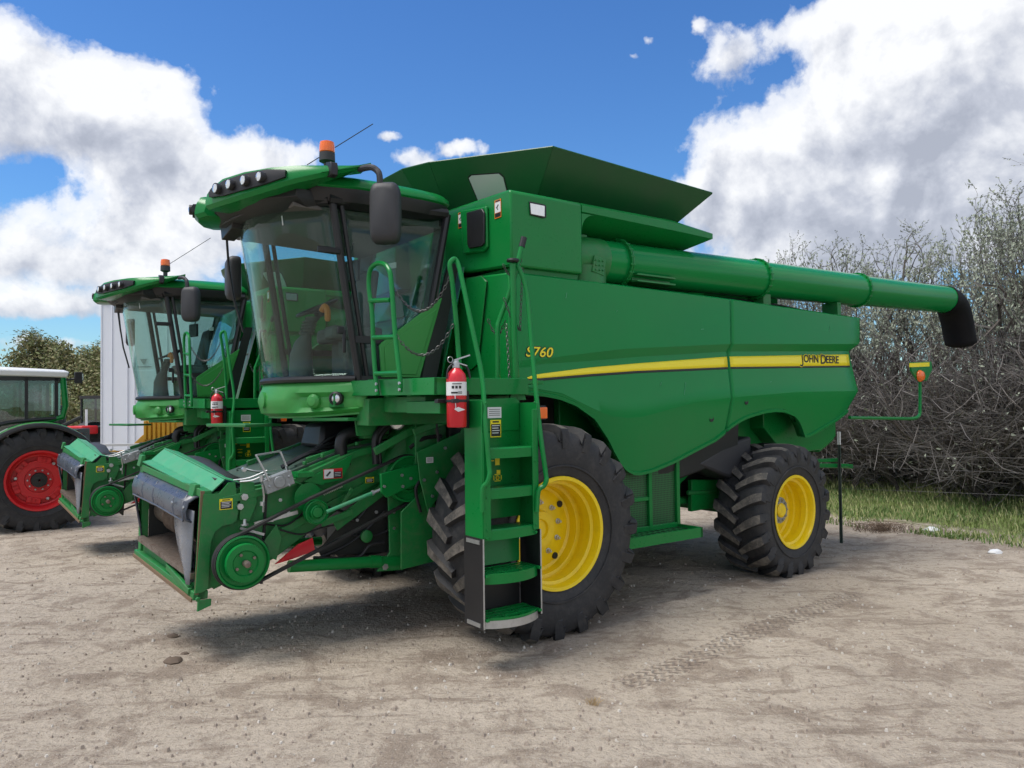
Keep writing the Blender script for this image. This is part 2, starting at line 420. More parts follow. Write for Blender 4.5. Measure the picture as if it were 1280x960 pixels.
def sx(y, z):   # lateral position of the shield skin
    gt = lerp(GT, y); gb = lerp(GB, y); cr = max(lerp(CR, y), lerp(BT, y)+.015)
    dep = lerp([(-.25,.0),(.1,.02),(.8,.05),(5.4,.065)], y)
    if z >= gt: x = 1.62
    elif z >= gb: x = 1.62-dep*(gt-z)/(gt-gb)
    elif z >= cr: x = 1.62-dep+dep*.9*(gb-z)/max(.01, gb-cr)
    else: x = 1.615-.26*(cr-z)
    # ends roll inwards
    if y < -.17: x -= (( -.17-y)/.08)**2*.05
    if y > 5.0: x -= ((y-5.0)/.35)**2*.03
    return x
def shield(side, y0, y1, name):
    b = M()
    ys = []; y = y0
    while y < y1-1e-6: ys.append(y); y += .045
    ys.append(y1)
    def col(y, off=0):
        top, gt, gb, bt = lerp(TOP,y), lerp(GT,y), lerp(GB,y), lerp(BT,y)
        cr = max(lerp(CR,y), bt+.015)
        zs = [top-.015, top-.05, top-(top-gt)*.35, top-(top-gt)*.7, gt+.03, gt, gb, gb-.02] + [gb-.02+(cr-gb+.02)*k/4 for k in (1,2,3)] + [cr, cr-.004] + [cr-.004+(bt-cr+.004)*k/4 for k in (1,2,3,4)]
        p = [(1.60, None, top)]
        out = []
        def yy(z):
            w = max(0, min(1, (y-4.4)/.95)) if y1 > 5 else 0
            return y + (yend(z)-5.35)*w
        out.append((side*1.50, yy(top), top)); out.append((side*1.595, yy(top), top))
        for z in zs: out.append((side*sx(y, z), yy(z), z))
        xb = sx(y, bt)
        out += [(side*(xb+.018), yy(bt), bt-.010), (side*(xb+.012), yy(bt), bt-.035), (side*(xb-.10), yy(bt), bt-.02)]
        return out
    rows = [col(y) for y in ys]
    b.loft(rows, closed=False)
    # turned-in end flanges
    for yy, d in ((0, .03), (-1, -.03)):
        r = rows[yy]; b.loft([r, [(q[0]-side*.10, q[1]+0*d, q[2]) for q in r]], closed=False)
    o = b.build(name, MT['panel'], comb, ang=22)
    s = o.modifiers.new('sol', 'SOLIDIFY'); s.thickness = .006; s.offset = 0
    return o
for sd in (1, -1):
    a = shield(sd, -.25, 2.69, 'side_shield')
    b_ = shield(sd, 2.715, 5.35, 'side_shield')
    if sd == 1: SH = (a, b_)
    def ribbon(par, y0, y1, zt, zb, m, off, name='stripe'):
        g = M(); n = max(2, int((y1-y0)/.08)); rows = []
        for i in range(n+1):
            y = y0+(y1-y0)*i/n; t = zt(y); bo = zb(y)
            rows.append([(sd*(sx(y, bo+(t-bo)*k/3)+off), y, bo+(t-bo)*k/3) for k in range(4)])
        g.loft(rows, closed=False)
        o = g.build(name, m, par); s = o.modifiers.new('sol','SOLIDIFY'); s.thickness = .002; s.offset = 0
    ST = [(-.10,2.222),(.01,2.25),(.66,2.322),(1.3,2.375),(2.7,2.478),(5.2,2.572)]
    SB = [(-.10,2.205),(.01,2.212),(.66,2.26),(1.29,2.30),(2.7,2.363),(5.2,2.425)]
    ribbon(a, -.10, 2.68, lambda y: lerp(ST,y), lambda y: lerp(SB,y), MT['decal_yellow'], .006)
    ribbon(b_, 2.725, 5.12, lambda y: lerp(ST,y), lambda y: lerp(SB,y), MT['decal_yellow'], .006)
    ribbon(a, -.14, 2.68, lambda y: lerp(SB,y)-.001, lambda y: lerp(SB,y)-.022, MT['black'], .006)
    ribbon(b_, 2.725, 5.12, lambda y: lerp(SB,y)-.001, lambda y: lerp(SB,y)-.020, MT['black'], .006)
    lt = M()
    for (y, z) in ((2.42, 1.80), (3.0-.03, 1.98)):
        lt.lathe_dir([(0,.032),(.006,.032),(.007,.026),(.002,.022)], (sd*(sx(y,z)+.001), y, z), (sd,0,0), 16)
    lt.build('shield_latch', MT['black'], a)
X_, Z_ = (0,1,0), (0,0,1)
g = M()
for (y_,z_,dy_,dz_) in ((1.94,2.06,.035,.13),(1.60,2.16,.02,.03),(.98,2.86,.012,.015),(.35,2.95,.01,.05),(3.4,2.2,.03,.01),(4.6,2.85,.01,.06),(2.2,2.75,.05,.006)):
    g.bar((sx(y_,z_)+.006,y_,z_),(sx(y_+dy_,z_+dz_)+.006,y_+dy_,z_+dz_),.005,.002,(1,0,0))
g.build('paint_scratch', MT['worn'], SH[0])
def txt(body, y, z, size, m, off, par, shear=0, bold=0, sxx=1.0, nm='lettering'):
    return text_mesh(body, nm, m, par, (sx(y+.1,z+.03)+off, y, z), X_, Z_, size, .001, shear, bold, sxx)
txt('S760', -.125, 2.405, .125, MT['black'], .006, SH[0], .22, .007, 1.22)
txt('S760', -.125, 2.405, .125, MT['decal_yellow'], .009, SH[0], .22, .001, 1.22)
for off_, w_, mt_ in ((.0085,.036,'decal_yellow'),(.0125,.018,'black')):
    g = M(); pj = [(4.085,2.535),(4.085,2.44),(4.080,2.418),(4.066,2.405),(4.045,2.402),(4.025,2.408)]
    for (a_,b2_),(c_2,d_2) in zip(pj,pj[1:]): g.bar((sx(a_,b2_)+off_,a_,b2_),(sx(c_2,d_2)+off_,c_2,d_2),.003 if False else w_,.003,(1,0,0))
    g.build('lettering', MT[mt_], SH[1])
for (tx, yy, sz) in (('OHN', 4.105, .13), ('D', 4.455, .165), ('EERE', 4.575, .13)):
    txt(tx, yy, 2.435-(.012 if sz > .13 else 0)+.012, sz, MT['decal_yellow'], .0085, SH[1], 0, .008, 1.04)
    txt(tx, yy, 2.435-(.012 if sz > .13 else 0)+.012, sz, MT['black'], .0125, SH[1], 0, .0025, 1.04)

# ---- body core
b = M()
b.box(-1.52,1.52,-.16,5.12,2.20,3.02)
b.box(-1.02,1.02,.75,5.0,1.25,2.2)
b.prism([(5.12,3.02),(5.12,2.2),(5.0,1.3),(5.35,1.45),(5.5,2.1),(5.4,2.95)],0,-1.2,1.2)
body = b.build('chassis_body', MT['green'], comb, bevel=.015)
b = M()
b.prism([(3.80,1.95),(3.80,1.66),(4.05,1.45),(4.57,1.33),(5.0,1.335),(5.36,1.50),(5.36,2.2),(3.8,2.2)],0,-1.22,1.22)
b.build('straw_hood', MT['green'], comb, bevel=.01)
# dark interior of the wheel arches and belly
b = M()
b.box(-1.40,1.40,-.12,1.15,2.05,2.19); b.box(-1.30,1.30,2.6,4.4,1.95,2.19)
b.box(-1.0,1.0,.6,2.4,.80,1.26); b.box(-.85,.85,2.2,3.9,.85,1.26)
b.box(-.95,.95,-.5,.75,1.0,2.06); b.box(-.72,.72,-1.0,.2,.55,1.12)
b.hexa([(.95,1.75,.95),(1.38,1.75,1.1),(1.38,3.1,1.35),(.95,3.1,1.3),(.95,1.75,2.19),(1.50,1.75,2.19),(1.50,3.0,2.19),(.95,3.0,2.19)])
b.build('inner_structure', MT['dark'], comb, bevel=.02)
# blue-black fuel tank behind the seam
b = M()
pts = [(1.35, 2.38, 1.307),(1.35, 2.886, 1.504),(1.35, 3.321, 1.579),(1.35, 3.312, 1.3),(1.35, 3.015, 1.089)]
b.prism([(p[1],p[2]) for p in pts],0,.98,1.40)
b.build('fuel_tank', MT['mirror_shell'], comb, bevel=.03)
# lower green side plates under the shield, between the wheels
b = M()
b.prism([(2.04,1.9),(2.04,1.08),(2.42,1.06),(3.0,1.42),(3.1,1.9)],0,1.02,1.10)
b.prism([(p[1],p[2]) for p in ((1.1, 2.656, 0.731),(1.1, 2.666, 1.094),(1.1, 3.636, 1.027),(1.1, 3.628, 0.757))],0,1.0,1.06)
b.box(1.0,1.2,1.1,2.1,.72,.80)
b.build('lower_side_plate', MT['green'], comb, bevel=.006)
b = M()
b.tube([(.9,2.1,.86),(.9,4.0,.80)],.05,10); b.tube([(-.9,2.1,.86),(-.9,4.0,.80)],.05,10); b.box(-1.0,1.0,2.1,2.3,.78,.95); b.box(-1.15,1.15,3.45,3.68,.62,.84)
b.tube([(1.05,2.6,.95),(1.05,3.5,.9)],.03,8)
b.build('rear_axle', MT['dusty'], comb, bevel=.01)
# cooling screens with frames and the side step
b = M()
for (y0,y1) in ((1.0,1.60),(1.66,2.03)):
    b.box(1.385,1.395,y0,y1,.72,1.95)
b.build('mesh_screen', MT['mesh'], comb)
b = M()
for y in (1.0,1.615,2.03): b.box(1.375,1.425,y-.02,y+.03,.68,1.95)
b.box(1.378,1.422,.98,2.05,.67,.72); b.box(1.378,1.418,1.0,1.62,.98,1.02)
b.build('screen_frame', MT['green'], comb, bevel=.004)
b = M()
b.box(1.40,1.72,.98,2.05,.625,.645); b.box(1.70,1.73,.98,2.05,.60,.70); b.box(1.40,1.73,2.02,2.05,.60,.70)
for i in range(13):
    for j in range(3): b.box(1.43+.09*j,1.49+.09*j,1.02+.078*i,1.06+.078*i,.645,.668)
b.box(1.40,1.72,.98,2.05,.66,.672)
b.cur = 1
for i in range(13):
    for j in range(3): b.box(1.435+.09*j,1.485+.09*j,1.025+.078*i,1.062+.078*i,.6721,.675)
b.build('side_step', [MT['green'],MT['dark']], comb)

# ---- grain tank box with front face, light, decals and shelf over the auger
for sd in (1,):
    b = M()
    b.prism([(.56,3.90),(1.60,3.865),(1.625,3.84),(1.625,3.19),(1.60,3.19),(.44,3.26),(.50,3.35),(.52,3.8)],1,-.26,.56)
    b.build('tank_side_box', MT['green'], comb, bevel=.02)
b = M(); b.prism([(-.56,3.90),(-1.60,3.865),(-1.625,3.84),(-1.625,3.19),(-.5,3.26)],1,-.26,2.3); b.build('tank_side_box', MT['green'], comb, bevel=.02)
b = M(); b.box(-1.57,1.57,-.20,.55,2.95,3.20); b.box(-1.57,.9,.5,2.4,2.95,3.20); b.box(.3,1.0,.5,2.3,3.1,3.86); b.box(-1.0,.5,-.1,2.35,3.0,3.84)
b.hexa([(-.9,2.35,3.0),(.95,2.35,3.0),(.7,3.9,3.0),(-.9,3.9,3.0),(-.9,2.35,3.84),(.95,2.35,3.84),(.7,3.3,3.5),(-.9,3.3,3.5)])
b.build('grain_tank', MT['green'], comb, bevel=.01)
# shelf: top skin, sloping underside, rounded front corner
b = M()
b.loft([[(.95,y,3.845),(1.60,y,3.86-.0*i),(1.625,y,3.835),(1.625,y,3.775-.035*(i/3)),(.95,y,3.50)] for i, y in enumerate((.56,1.2,1.8))]+[[(.95,2.20,3.845),(1.60,2.40,3.805),(1.625,2.42,3.79),(1.625,2.42,3.735),(.95,2.05,3.50)]])
for i in range(6):
    a = PI/2*i/6; a2 = PI/2*(i+1)/6; r = .16
    y0 = .56+r-r*math.sin(PI/2-a); 
    b.hexa([(.95,.56,3.76-r+r*math.sin(a)),(1.62,.56,3.76-r+r*math.sin(a)),(1.62,.56+r-r*math.cos(a),3.76-r+r*math.sin(a)),(.95,.56+r-r*math.cos(a),3.76-r+r*math.sin(a)),
            (.95,.56,3.76-r+r*math.sin(a2)),(1.62,.56,3.76-r+r*math.sin(a2)),(1.62,.56+r-r*math.cos(a2),3.76-r+r*math.sin(a2)),(.95,.56+r-r*math.cos(a2),3.76-r+r*math.sin(a2))])
b.build('auger_shelf', MT['green'], comb, ang=40)
# lower front face with door
b = M()
b.prism([(.24,2.15),(1.585,2.15),(1.585,3.14),(.46,3.22)],1,-.26,-.14)
b.build('front_face_panel', MT['green'], comb, bevel=.02)
b = M()
b.slab([(0.528, -0.275, 3.174),(1.179, -0.275, 3.161),(1.269, -0.275, 3.098),(1.11, -0.275, 2.36),(1.001, -0.275, 2.313),(0.42, -0.275, 2.337)],.012,(0,-1,0))
b.build('access_door', MT['green'], comb, bevel=.004)
b = M()
d0 = [(0.507, -0.262, 3.178),(1.159, -0.262, 3.165),(1.25, -0.262, 3.102),(1.09, -0.262, 2.361),(0.981, -0.262, 2.314),(0.398, -0.262, 2.339)]
b.tube(d0+[d0[0]],.006,6); b.build('door_seal', MT['black'], comb)
# black handle recess on the box front
b = M()
b.slab([(0.844, -0.262, 3.829),(1.289, -0.262, 3.779),(1.294, -0.262, 3.407),(1.229, -0.262, 3.375),(0.892, -0.262, 3.408)],.03,(0,-1,0))
b.build('recess_surround', MT['green'], comb, bevel=.012)
b = M()
b.slab([(0.994, -0.296, 3.778),(1.249, -0.296, 3.762),(1.287, -0.296, 3.717),(1.281, -0.296, 3.442),(1.242, -0.296, 3.42),(1.029, -0.296, 3.435),(1.002, -0.296, 3.476)],.02,(0,-1,0))
b.build('access_handle', MT['black'], comb, bevel=.006)
decal(comb, (0.814, -0.262, 3.751), .085, .15, 'warn', (1,0,0), (0,0,1))
decal(comb, (1.434, -0.262, 3.727), .10, .165, 'warn', (1,0,0), (0,0,1))
# work light in the box side
b = M()
b.slab([(1.626, -0.063, 3.778),(1.626, 0.113, 3.774),(1.626, 0.126, 3.762),(1.626, 0.125, 3.66),(1.626, 0.097, 3.649),(1.626, -0.056, 3.658)],.012,(1,0,0))
f = b.build('side_lamp', MT['black'], comb, bevel=.004)
b = M()
b.slab([(1.639, -0.06, 3.761),(1.639, 0.102, 3.759),(1.639, 0.1, 3.662),(1.639, -0.053, 3.666)],.006,(1,0,0))
b.build('lamp_lens', MT['lensclear'], f, bevel=.002)

# ---- grain tank extension, four flared flaps
B1=(1.10,.35,3.78); C1=(1.60,.24,4.33); C2=(1.60,2.45,4.24); B2=(1.12,2.02,3.74)
F1=(.58,-.46,4.33); F0=(.22,-.56,4.34); G1=(.45,-.15,3.84); G0=(.20,-.20,3.84)
mx = lambda p: (-p[0],p[1],p[2])
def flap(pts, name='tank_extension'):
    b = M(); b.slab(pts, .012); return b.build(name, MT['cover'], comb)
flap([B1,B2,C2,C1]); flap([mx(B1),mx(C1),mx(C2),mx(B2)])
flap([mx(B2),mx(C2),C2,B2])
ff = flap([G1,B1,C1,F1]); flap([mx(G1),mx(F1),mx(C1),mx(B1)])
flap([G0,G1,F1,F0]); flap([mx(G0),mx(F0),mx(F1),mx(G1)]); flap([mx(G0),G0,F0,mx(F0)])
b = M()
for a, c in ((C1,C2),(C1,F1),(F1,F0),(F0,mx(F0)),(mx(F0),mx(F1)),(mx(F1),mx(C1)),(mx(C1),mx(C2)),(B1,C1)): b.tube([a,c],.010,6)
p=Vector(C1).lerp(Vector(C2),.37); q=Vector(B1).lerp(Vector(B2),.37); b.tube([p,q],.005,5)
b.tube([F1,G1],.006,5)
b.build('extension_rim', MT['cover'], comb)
nrm = Vector((.686,-1,-.824)).normalized()
w0 = [(.815,-.176,4.181),(.851,-.167,4.2),(1.091,.007,4.188),(1.109,.049,4.152),(1.064,.126,4.022),(1.032,.158,3.956),(.762,-.005,3.929),(.785,-.069,4.025)]
b = M(); b.slab([Vector(p)+nrm*.004 for p in w0],.012,nrm)
wf = b.build('tank_window', MT['black'], comb)
cc0 = sum((Vector(p) for p in w0), Vector((0,0,0)))/8
b = M(); b.slab([cc0+(Vector(p)-cc0)*.93+nrm*.018 for p in w0],.004,nrm); b.build('pane', MT['lensgrey'], wf)

# ---- unloading auger
A0=(1.36,.95,3.385); A1=(1.40,3.44,3.42); A2=(1.40,5.62,3.455); A3=(1.40,8.15,3.50)
b = M()
rA=.222
b.tube([A0,(1.36,1.22,3.388)],rA+.0,40)
b.tube([(1.36,1.24,3.388),A1],rA-.004,40); b.tube([A1,A2],rA-.010,40); b.tube([A2,A3],rA-.022,40)
b.build('auger_tube', MT['panel'], comb)
def flange(c, d, r, name='flange'):
    g = M(); g.lathe_dir([(-.018,r-.02),(-.016,r+.022),(-.003,r+.024),(-.003,r+.008),(.003,r+.008),(.003,r+.024),(.016,r+.022),(.018,r-.02)], c, d, 44)
    d = Vector(d).normalized(); a = d.orthogonal().normalized(); e = d.cross(a)
    for k in range(20):
        t = 2*PI*k/20; g.lathe_dir([(-.03,.009),(.03,.009)], Vector(c)+(a*math.cos(t)+e*math.sin(t))*(r+.017), d, 6)
    g.build(name, MT['green'], comb)
DA = Vector(A3)-Vector(A1)
flange((1.36,1.235,3.388), DA, rA+.01); flange(A1, DA, rA-.004); flange(A2, DA, rA-.012)
# elbow housing with bolted plate
b = M()
b.loft([[Vector(q)+Vector((0,0,0)) for q in [(1.36+rr*math.cos(2*PI*j/24)*1.0, yy, 3.385+rr*math.sin(2*PI*j/24)) for j in range(24)]] for yy, rr in ((.60,.20),(.78,.225),(.97,.228))])
b.tube([(1.36,.78,3.30),(1.36,.78,2.95)],.235,24)
b.box(1.15,1.42,.58,.80,3.2,3.62)
b.build('auger_elbow', MT['dusty'], comb, ang=40)
b = M()
p = Vector((1.585, 0.793, 3.297))
b.obox(p,.03,.15,.16,(1,0,0),(0,.97,-.2),(0,.2,.97))
for i in (-1,0,1):
    for j in (-1,0,1): b.bolt(p+Vector((.015,.045*i,.045*j)),(1,0,0),.010,.012)
b.build('cover_plate', MT['dusty'], comb, bevel=.003)
b = M()
b.box(1.48,1.60,1.30,1.85,3.255,3.27); b.box(1.48,1.60,1.30,1.85,3.19,3.205); b.box(1.50,1.52,1.30,1.85,3.19,3.27)
b.build('support_rail', MT['dusty'], comb)
b = M(); b.box(1.28,1.50,3.46,3.60,3.0,3.24); b.build('auger_cradle', MT['dusty'], comb, bevel=.003)
b = M(); b.box(1.28,1.50,5.0,5.08,3.0,3.24)
b.tube([(1.3,5.05,3.04),(1.5,5.05,3.22)],.015,8)
b.build('auger_cradle', MT['dusty'], comb, bevel=.003)
b = M()
b.tube(smooth_path([(1.2,1.4,3.16),(1.3,2.4,3.14),(1.35,3.4,3.16),(1.3,4.6,3.12),(1.25,5.1,3.06)]),.018,8)
b.tube(smooth_path([(1.1,1.4,3.18),(1.2,2.6,3.12),(1.2,3.6,3.14),(1.2,4.9,3.08)]),.022,8)
b.box(.7,1.3,2.5,5.0,3.02,3.08)
b.build('hydraulic_lines', MT['black'], comb)
# thin line pipe along the top of the tube
b = M(); b.tube([(1.30,3.5,3.42+.215),(1.30,8.0,3.50+.20)],.007,6); b.build('auger_wiring', MT['black'], comb)
# rubber spout
b = M()
sp = smooth_path([(1.40,8.10,3.50),(1.40,8.28,3.46),(1.40,8.44,3.32),(1.40,8.55,3.08),(1.41,8.62,2.80)],5)
rings = []
for i, q in enumerate(sp):
    t = i/(len(sp)-1); d = (sp[min(i+1,len(sp)-1)]-sp[max(i-1,0)]).normalized(); sd = Vector((1,0,0)); up = sd.cross(d)
    ring = []
    for j in range(24):
        a = 2*PI*j/24; rr = (.215+.01*math.sin(PI*t))*(1+.05*math.sin(3*a+t*5)*t)*(1 if t<.97 else .7)
        ring.append(q+(sd*math.cos(a)*(1+.06*t)+up*math.sin(a)*(1-.18*t))*rr)
    rings.append(ring)
b.loft(rings)
b.build('rubber_spout', mat('black_rubber_spout', (.007,.007,.009), .6, spec=.15, bump=.2, bscale=12), comb, ang=60)
# rear engine-deck items seen over the auger
b = M()
b.box(.55,1.05,2.95,4.4,3.0,3.62); b.box(-1.0,.55,3.4,4.9,3.0,3.42)
b.build('engine_hood', MT['green'], comb, bevel=.03)
b = M(); b.bar((1.0,2.3,3.62),(1.0,4.35,3.63),.04,.09); b.box(.98,1.04,2.62,2.68,3.6,3.72); b.box(.98,1.04,3.9,3.96,3.6,3.70)
b.build('service_rail', MT['green'], comb, bevel=.004)

# ---- rear marker light arm and hitch
b = M()
b.tube(smooth_path([(1.55, 5.136, 1.757),(1.55, 6.291, 1.721),(1.55, 6.772, 1.711),(1.55, 6.933, 1.753),(1.55, 6.961, 1.855),(1.55, 6.978, 2.197),(1.55, 6.985, 2.334)],4),.022,10)
arm = b.build('marker_arm', MT['green'], comb)
b = M()
b.slab([(1.55, 6.677, 2.499),(1.55, 7.275, 2.523),(1.55, 7.293, 2.407),(1.55, 7.119, 2.243),(1.55, 6.866, 2.242),(1.55, 6.693, 2.375)],.03,(1,0,0))
pl = b.build('marker_plate', MT['green'], arm, bevel=.006)
b = M(); b.slab([(1.582, 6.624, 2.485),(1.582, 7.195, 2.508),(1.582, 7.192, 2.45),(1.582, 6.621, 2.429)],.004,(1,0,0)); b.build('reflector_strip', MT['decal_yellow'], pl)
b = M(); b.lathe_dir([(0,.085),(.02,.083),(.05,.06),(.06,.01)], (1.585, 6.901, 2.309), (1,0,0), 24); b.build('amber_lamp', MT['amber'], pl)
b = M()
b.box(-.2,.62,4.9,5.3,1.0,1.5)
b.slab([(.5,5.0,1.13),(.95,5.3,1.13),(.95,6.05,1.08),(.88,6.35,1.05),(.75,6.0,1.07),(.4,5.4,1.12)],-.06,(0,0,1))
b.bar((.9,5.25,1.16),(.9,5.9,1.14),.06,.05)
b.build('rear_hitch', MT['green'], comb, bevel=.008)

# ---- cab
cab = empty('cab', (0,0,0)); cab.parent = comb
def wsx(x, t):   # windshield plan curve, t 0 bottom .. 1 top
    y = -1.84+.47*(abs(x)/.86)**2.2
    return y - .24*t - .06*math.sin(PI*t)*.0 + (.0 if t < 0 else 0)
def cabglass(name, f, nu, nv, th=.006, m=None):
    g = M(); rows = [[f(i/nu, j/nv) for i in range(nu+1)] for j in range(nv+1)]
    g.loft(rows, closed=False); o = g.build(name, m or MT['glass'], cab, ang=60)
    s = o.modifiers.new('sol','SOLIDIFY'); s.thickness = th
    return o
ws = cabglass('windshield', lambda u, v: ((u*2-1)*.86, wsx((u*2-1)*.86, v), 2.235+1.50*v), 24, 8)
for sd in (1,-1):
    def sg(u, v, sd=sd):
        z = 2.235+1.50*v
        yf = wsx(.86, v)+.04; yr = -.80+.33*v+.0
        return (sd*(.87+.05*u-.02*v), yf+(yr-yf)*u, z)
    cabglass('door_window', sg, 8, 6)
cabglass('rear_window', lambda u, v: ((u*2-1)*.84, -.80+.33*v, 2.65+1.05*v), 6, 4)
# frame
b = M()
for sd in (1,-1):
    b.tube([(sd*.875, wsx(.86,t/6.)+.02, 2.20+1.55*t/6) for t in range(7)], .034, 8)
    b.tube([(sd*.875, wsx(.86,t/6.)+.10, 2.20+1.55*t/6) for t in range(7)], .022, 8)
    b.tube([(sd*.91, -.80+.33*t/6, 2.20+1.55*t/6) for t in range(7)], .036, 8)
    b.bar((sd*.90,-1.4,2.56),(sd*.91,-.80,2.56),.03,.06)
    b.bar((sd*.90,-1.35,2.215),(sd*.91,-.82,2.215),.05,.06)
    b.tube([(sd*.88,-1.62,3.74),(sd*.91,-.48,3.76)],.05,8)
b.tube([((i/12-.5)*1.74, wsx((i/12-.5)*1.72,0)-.006, 2.225) for i in range(13)], .030, 8)
b.tube([((i/12-.5)*1.74, wsx((i/12-.5)*1.72,1)+.0, 3.735) for i in range(13)], .05, 8)
b.bar((-.88,-.50,3.7),(.88,-.50,3.7),.06,.10); b.bar((-.88,-.79,2.6),(.88,-.79,2.6),.06,.12)
b.build('cab_frame', MT['black'], cab)
# hinge plates on the near A-pillar
b = M(); p = Vector((.905,-1.63,3.30)); b.obox(p,.03,.20,.055); b.build('door_hinge', MT['black'], cab, bevel=.01); b = M(); b.obox((.905,-1.53,2.63),.03,.06,.06); b.obox((.905,-1.50,2.54),.03,.03,.2)
b.build('door_latch', MT['black'], cab, bevel=.01)
# green door corner panel
b = M()
tp = [(-1.17,2.235),(-1.19,2.51),(-1.165,2.54),(-.56,2.97),(-.80,2.235)]
b.prism(tp,0,.925,.955)
b.prism([(-1.14,2.26),(-1.15,2.50),(-.63,2.86),(-.84,2.26)],0,.955,.965)
b.build('door_corner_panel', MT['plastic'], cab, bevel=.008)
b = M(); b.prism(tp,0,-.955,-.925); b.build('door_corner_panel', MT['plastic'], cab, bevel=.008)
# black seal behind the cab
b = M(); b.slab([(.93,-.79,2.22),(.93,-.47,3.3),(.93,-.36,3.3),(.93,-.62,2.22)],.03,(-1,0,0)); b.build('rear_seal', MT['black'], cab)
# back filler behind the cab (walls of the operator station)
b = M()
b.slab([(.97,-.60,2.2),(.92,-.30,3.28),(.60,-.26,3.3),(.60,-.26,2.2)],.02,(1,0,0))
b.build('cab_rear_corner', MT['green'], cab)
# floor and base
b = M()
b.loft([[(x, wsx(x,0)+.03, z) for x in [(-.84+1.68*i/12) for i in range(13)]]+[(.86,-.74,z),(-.86,-.74,z)] for z in (2.10,2.24)])
b.build('cab_floor', MT['interior'], cab)
b = M()
def fy(x, o): return -1.90+.50*(abs(x)/.92)**2.0-o
def fprof(z): return lerp([(1.90,-.10),(1.93,-.03),(2.04,.0),(2.10,-.012),(2.19,-.055),(2.215,-.11)], z)
rows = []
xs = [-.98+1.96*i/40 for i in range(41)]
for z in (1.885,1.90,1.93,1.98,2.04,2.07,2.11,2.16,2.19,2.215):
    up = lerp([(-.98,1),(-.5,0),(.5,0),(.98,1)], 0)
    rows.append([(x, fy(x, fprof(z))+ (.05 if (.42 < abs(x) < .90 and 1.93 < z < 2.10) else 0), z + .05*(abs(x)/.98)**3*(1 if z < 1.95 else 0)) for x in xs])
rows.append([(x, fy(x,-.35), 2.225) for x in xs])
rows.insert(0,[(x, fy(x,-.4), 1.885) for x in xs])
b.loft(rows, closed=False)
fas = b.build('front_fascia', MT['plastic'], cab, ang=45)
s = fas.modifiers.new('sol','SOLIDIFY'); s.thickness = .01
b = M()
for sd in (1,-1):
    x=.78; b.lathe_dir([(-.02,.062),(.02,.060),(.03,.045),(.0,.04)], (sd*x, fy(x,-.02), 2.055), (sd*.66,-.75,0), 20)
fl_ = b.build('fascia_lamp', MT['black'], fas)
b = M()
for sd in (1,-1):
    x=.78; b.lathe_dir([(.0,.043),(.016,.040),(.026,.02)], (sd*x, fy(x,-.02), 2.055), (sd*.66,-.75,0), 18)
b.build('lens', MT['lensclear'], fl_)
b = M()
for sd in (1,-1):
    x=.60; b.lathe_dir([(-.03,.068),(.012,.062),(.035,.04),(.04,.01)], (sd*x, fy(x,-.035), 2.035), (sd*.55,-.83,0), 18)
    b.build('round_boss', MT['plastic'], fas); b = M()
b = M(); b.lathe_dir([(-.02,.075),(.006,.072),(.009,.06)], (0,fy(0,0)-.002,2.05),(0,-1,0),24); b.build('front_badge', MT['plastic'], fas)

# roof: black underside, green cap
def rp(k, s=1.0):   # outline of the roof in plan (half), k = list
    return [(x*s, y) for x, y in k]
half = [(.0,-2.12),(.35,-2.06),(.68,-1.93),(.90,-1.72),(.985,-1.40),(1.0,-1.1),(.985,-.75),(.95,-.56),(.90,-.46),(.80,-.42),(0,-.40)]
full = half + [(-x,y) for x,y in half[-2:0:-1]]
def ring(sc, z, dz=0): return [((x)*sc, -1.2+(y+1.2)*sc, z + dz*(1-abs(y+1.2))) for x,y in full]
b = M(); b.loft([ring(.90,3.68),ring(.97,3.72),ring(.995,3.79),ring(1.0,3.83)]); b.build('roof_underside', MT['black'], cab, ang=40)
b = M(); b.loft([ring(1.0,3.83),ring(1.015,3.845),ring(1.01,3.88),ring(.96,3.93),ring(.80,3.985),ring(.5,4.03),ring(.2,4.045)]); b.build('roof_cap', MT['green'], cab, ang=45)
# visor wings
def visor(sd):
    g = M(); rings = []
    #  x, y, ztop, zbot, depth inwards
    K = [(1.20,-1.38,4.005,3.975,.05),(1.175,-1.55,3.985,3.92,.10),(1.12,-1.78,3.96,3.845,.18),(1.03,-1.97,3.95,3.79,.24),(.87,-2.12,3.95,3.745,.28),(.62,-2.28,3.945,3.705,.30),(.37,-2.39,3.93,3.685,.28),(.18,-2.44,3.885,3.685,.22),(.09,-2.38,3.83,3.70,.14)]
    for i, (x,y,zt,zb,d) in enumerate(K):
        nx, ny = (x, y+1.2); L = math.hypot(nx, ny+.0); nx/=L; ny/=L
        def pt(off, z): return (sd*(x-nx*off), y-ny*off, z)
        rings.append([pt(.03,zb), pt(.0,zb+.03), pt(.0,zb+(zt-zb)*.3), pt(.015,zt-(zt-zb)*.35), pt(.05,zt-.01), pt(.09,zt), pt(d+.25,zt-.01), pt(d+.25,zb+.05), pt(d,zb-.0)])
    g.loft(rings)
    v = g.build('visor', MT['green'], cab, ang=32)
    return v
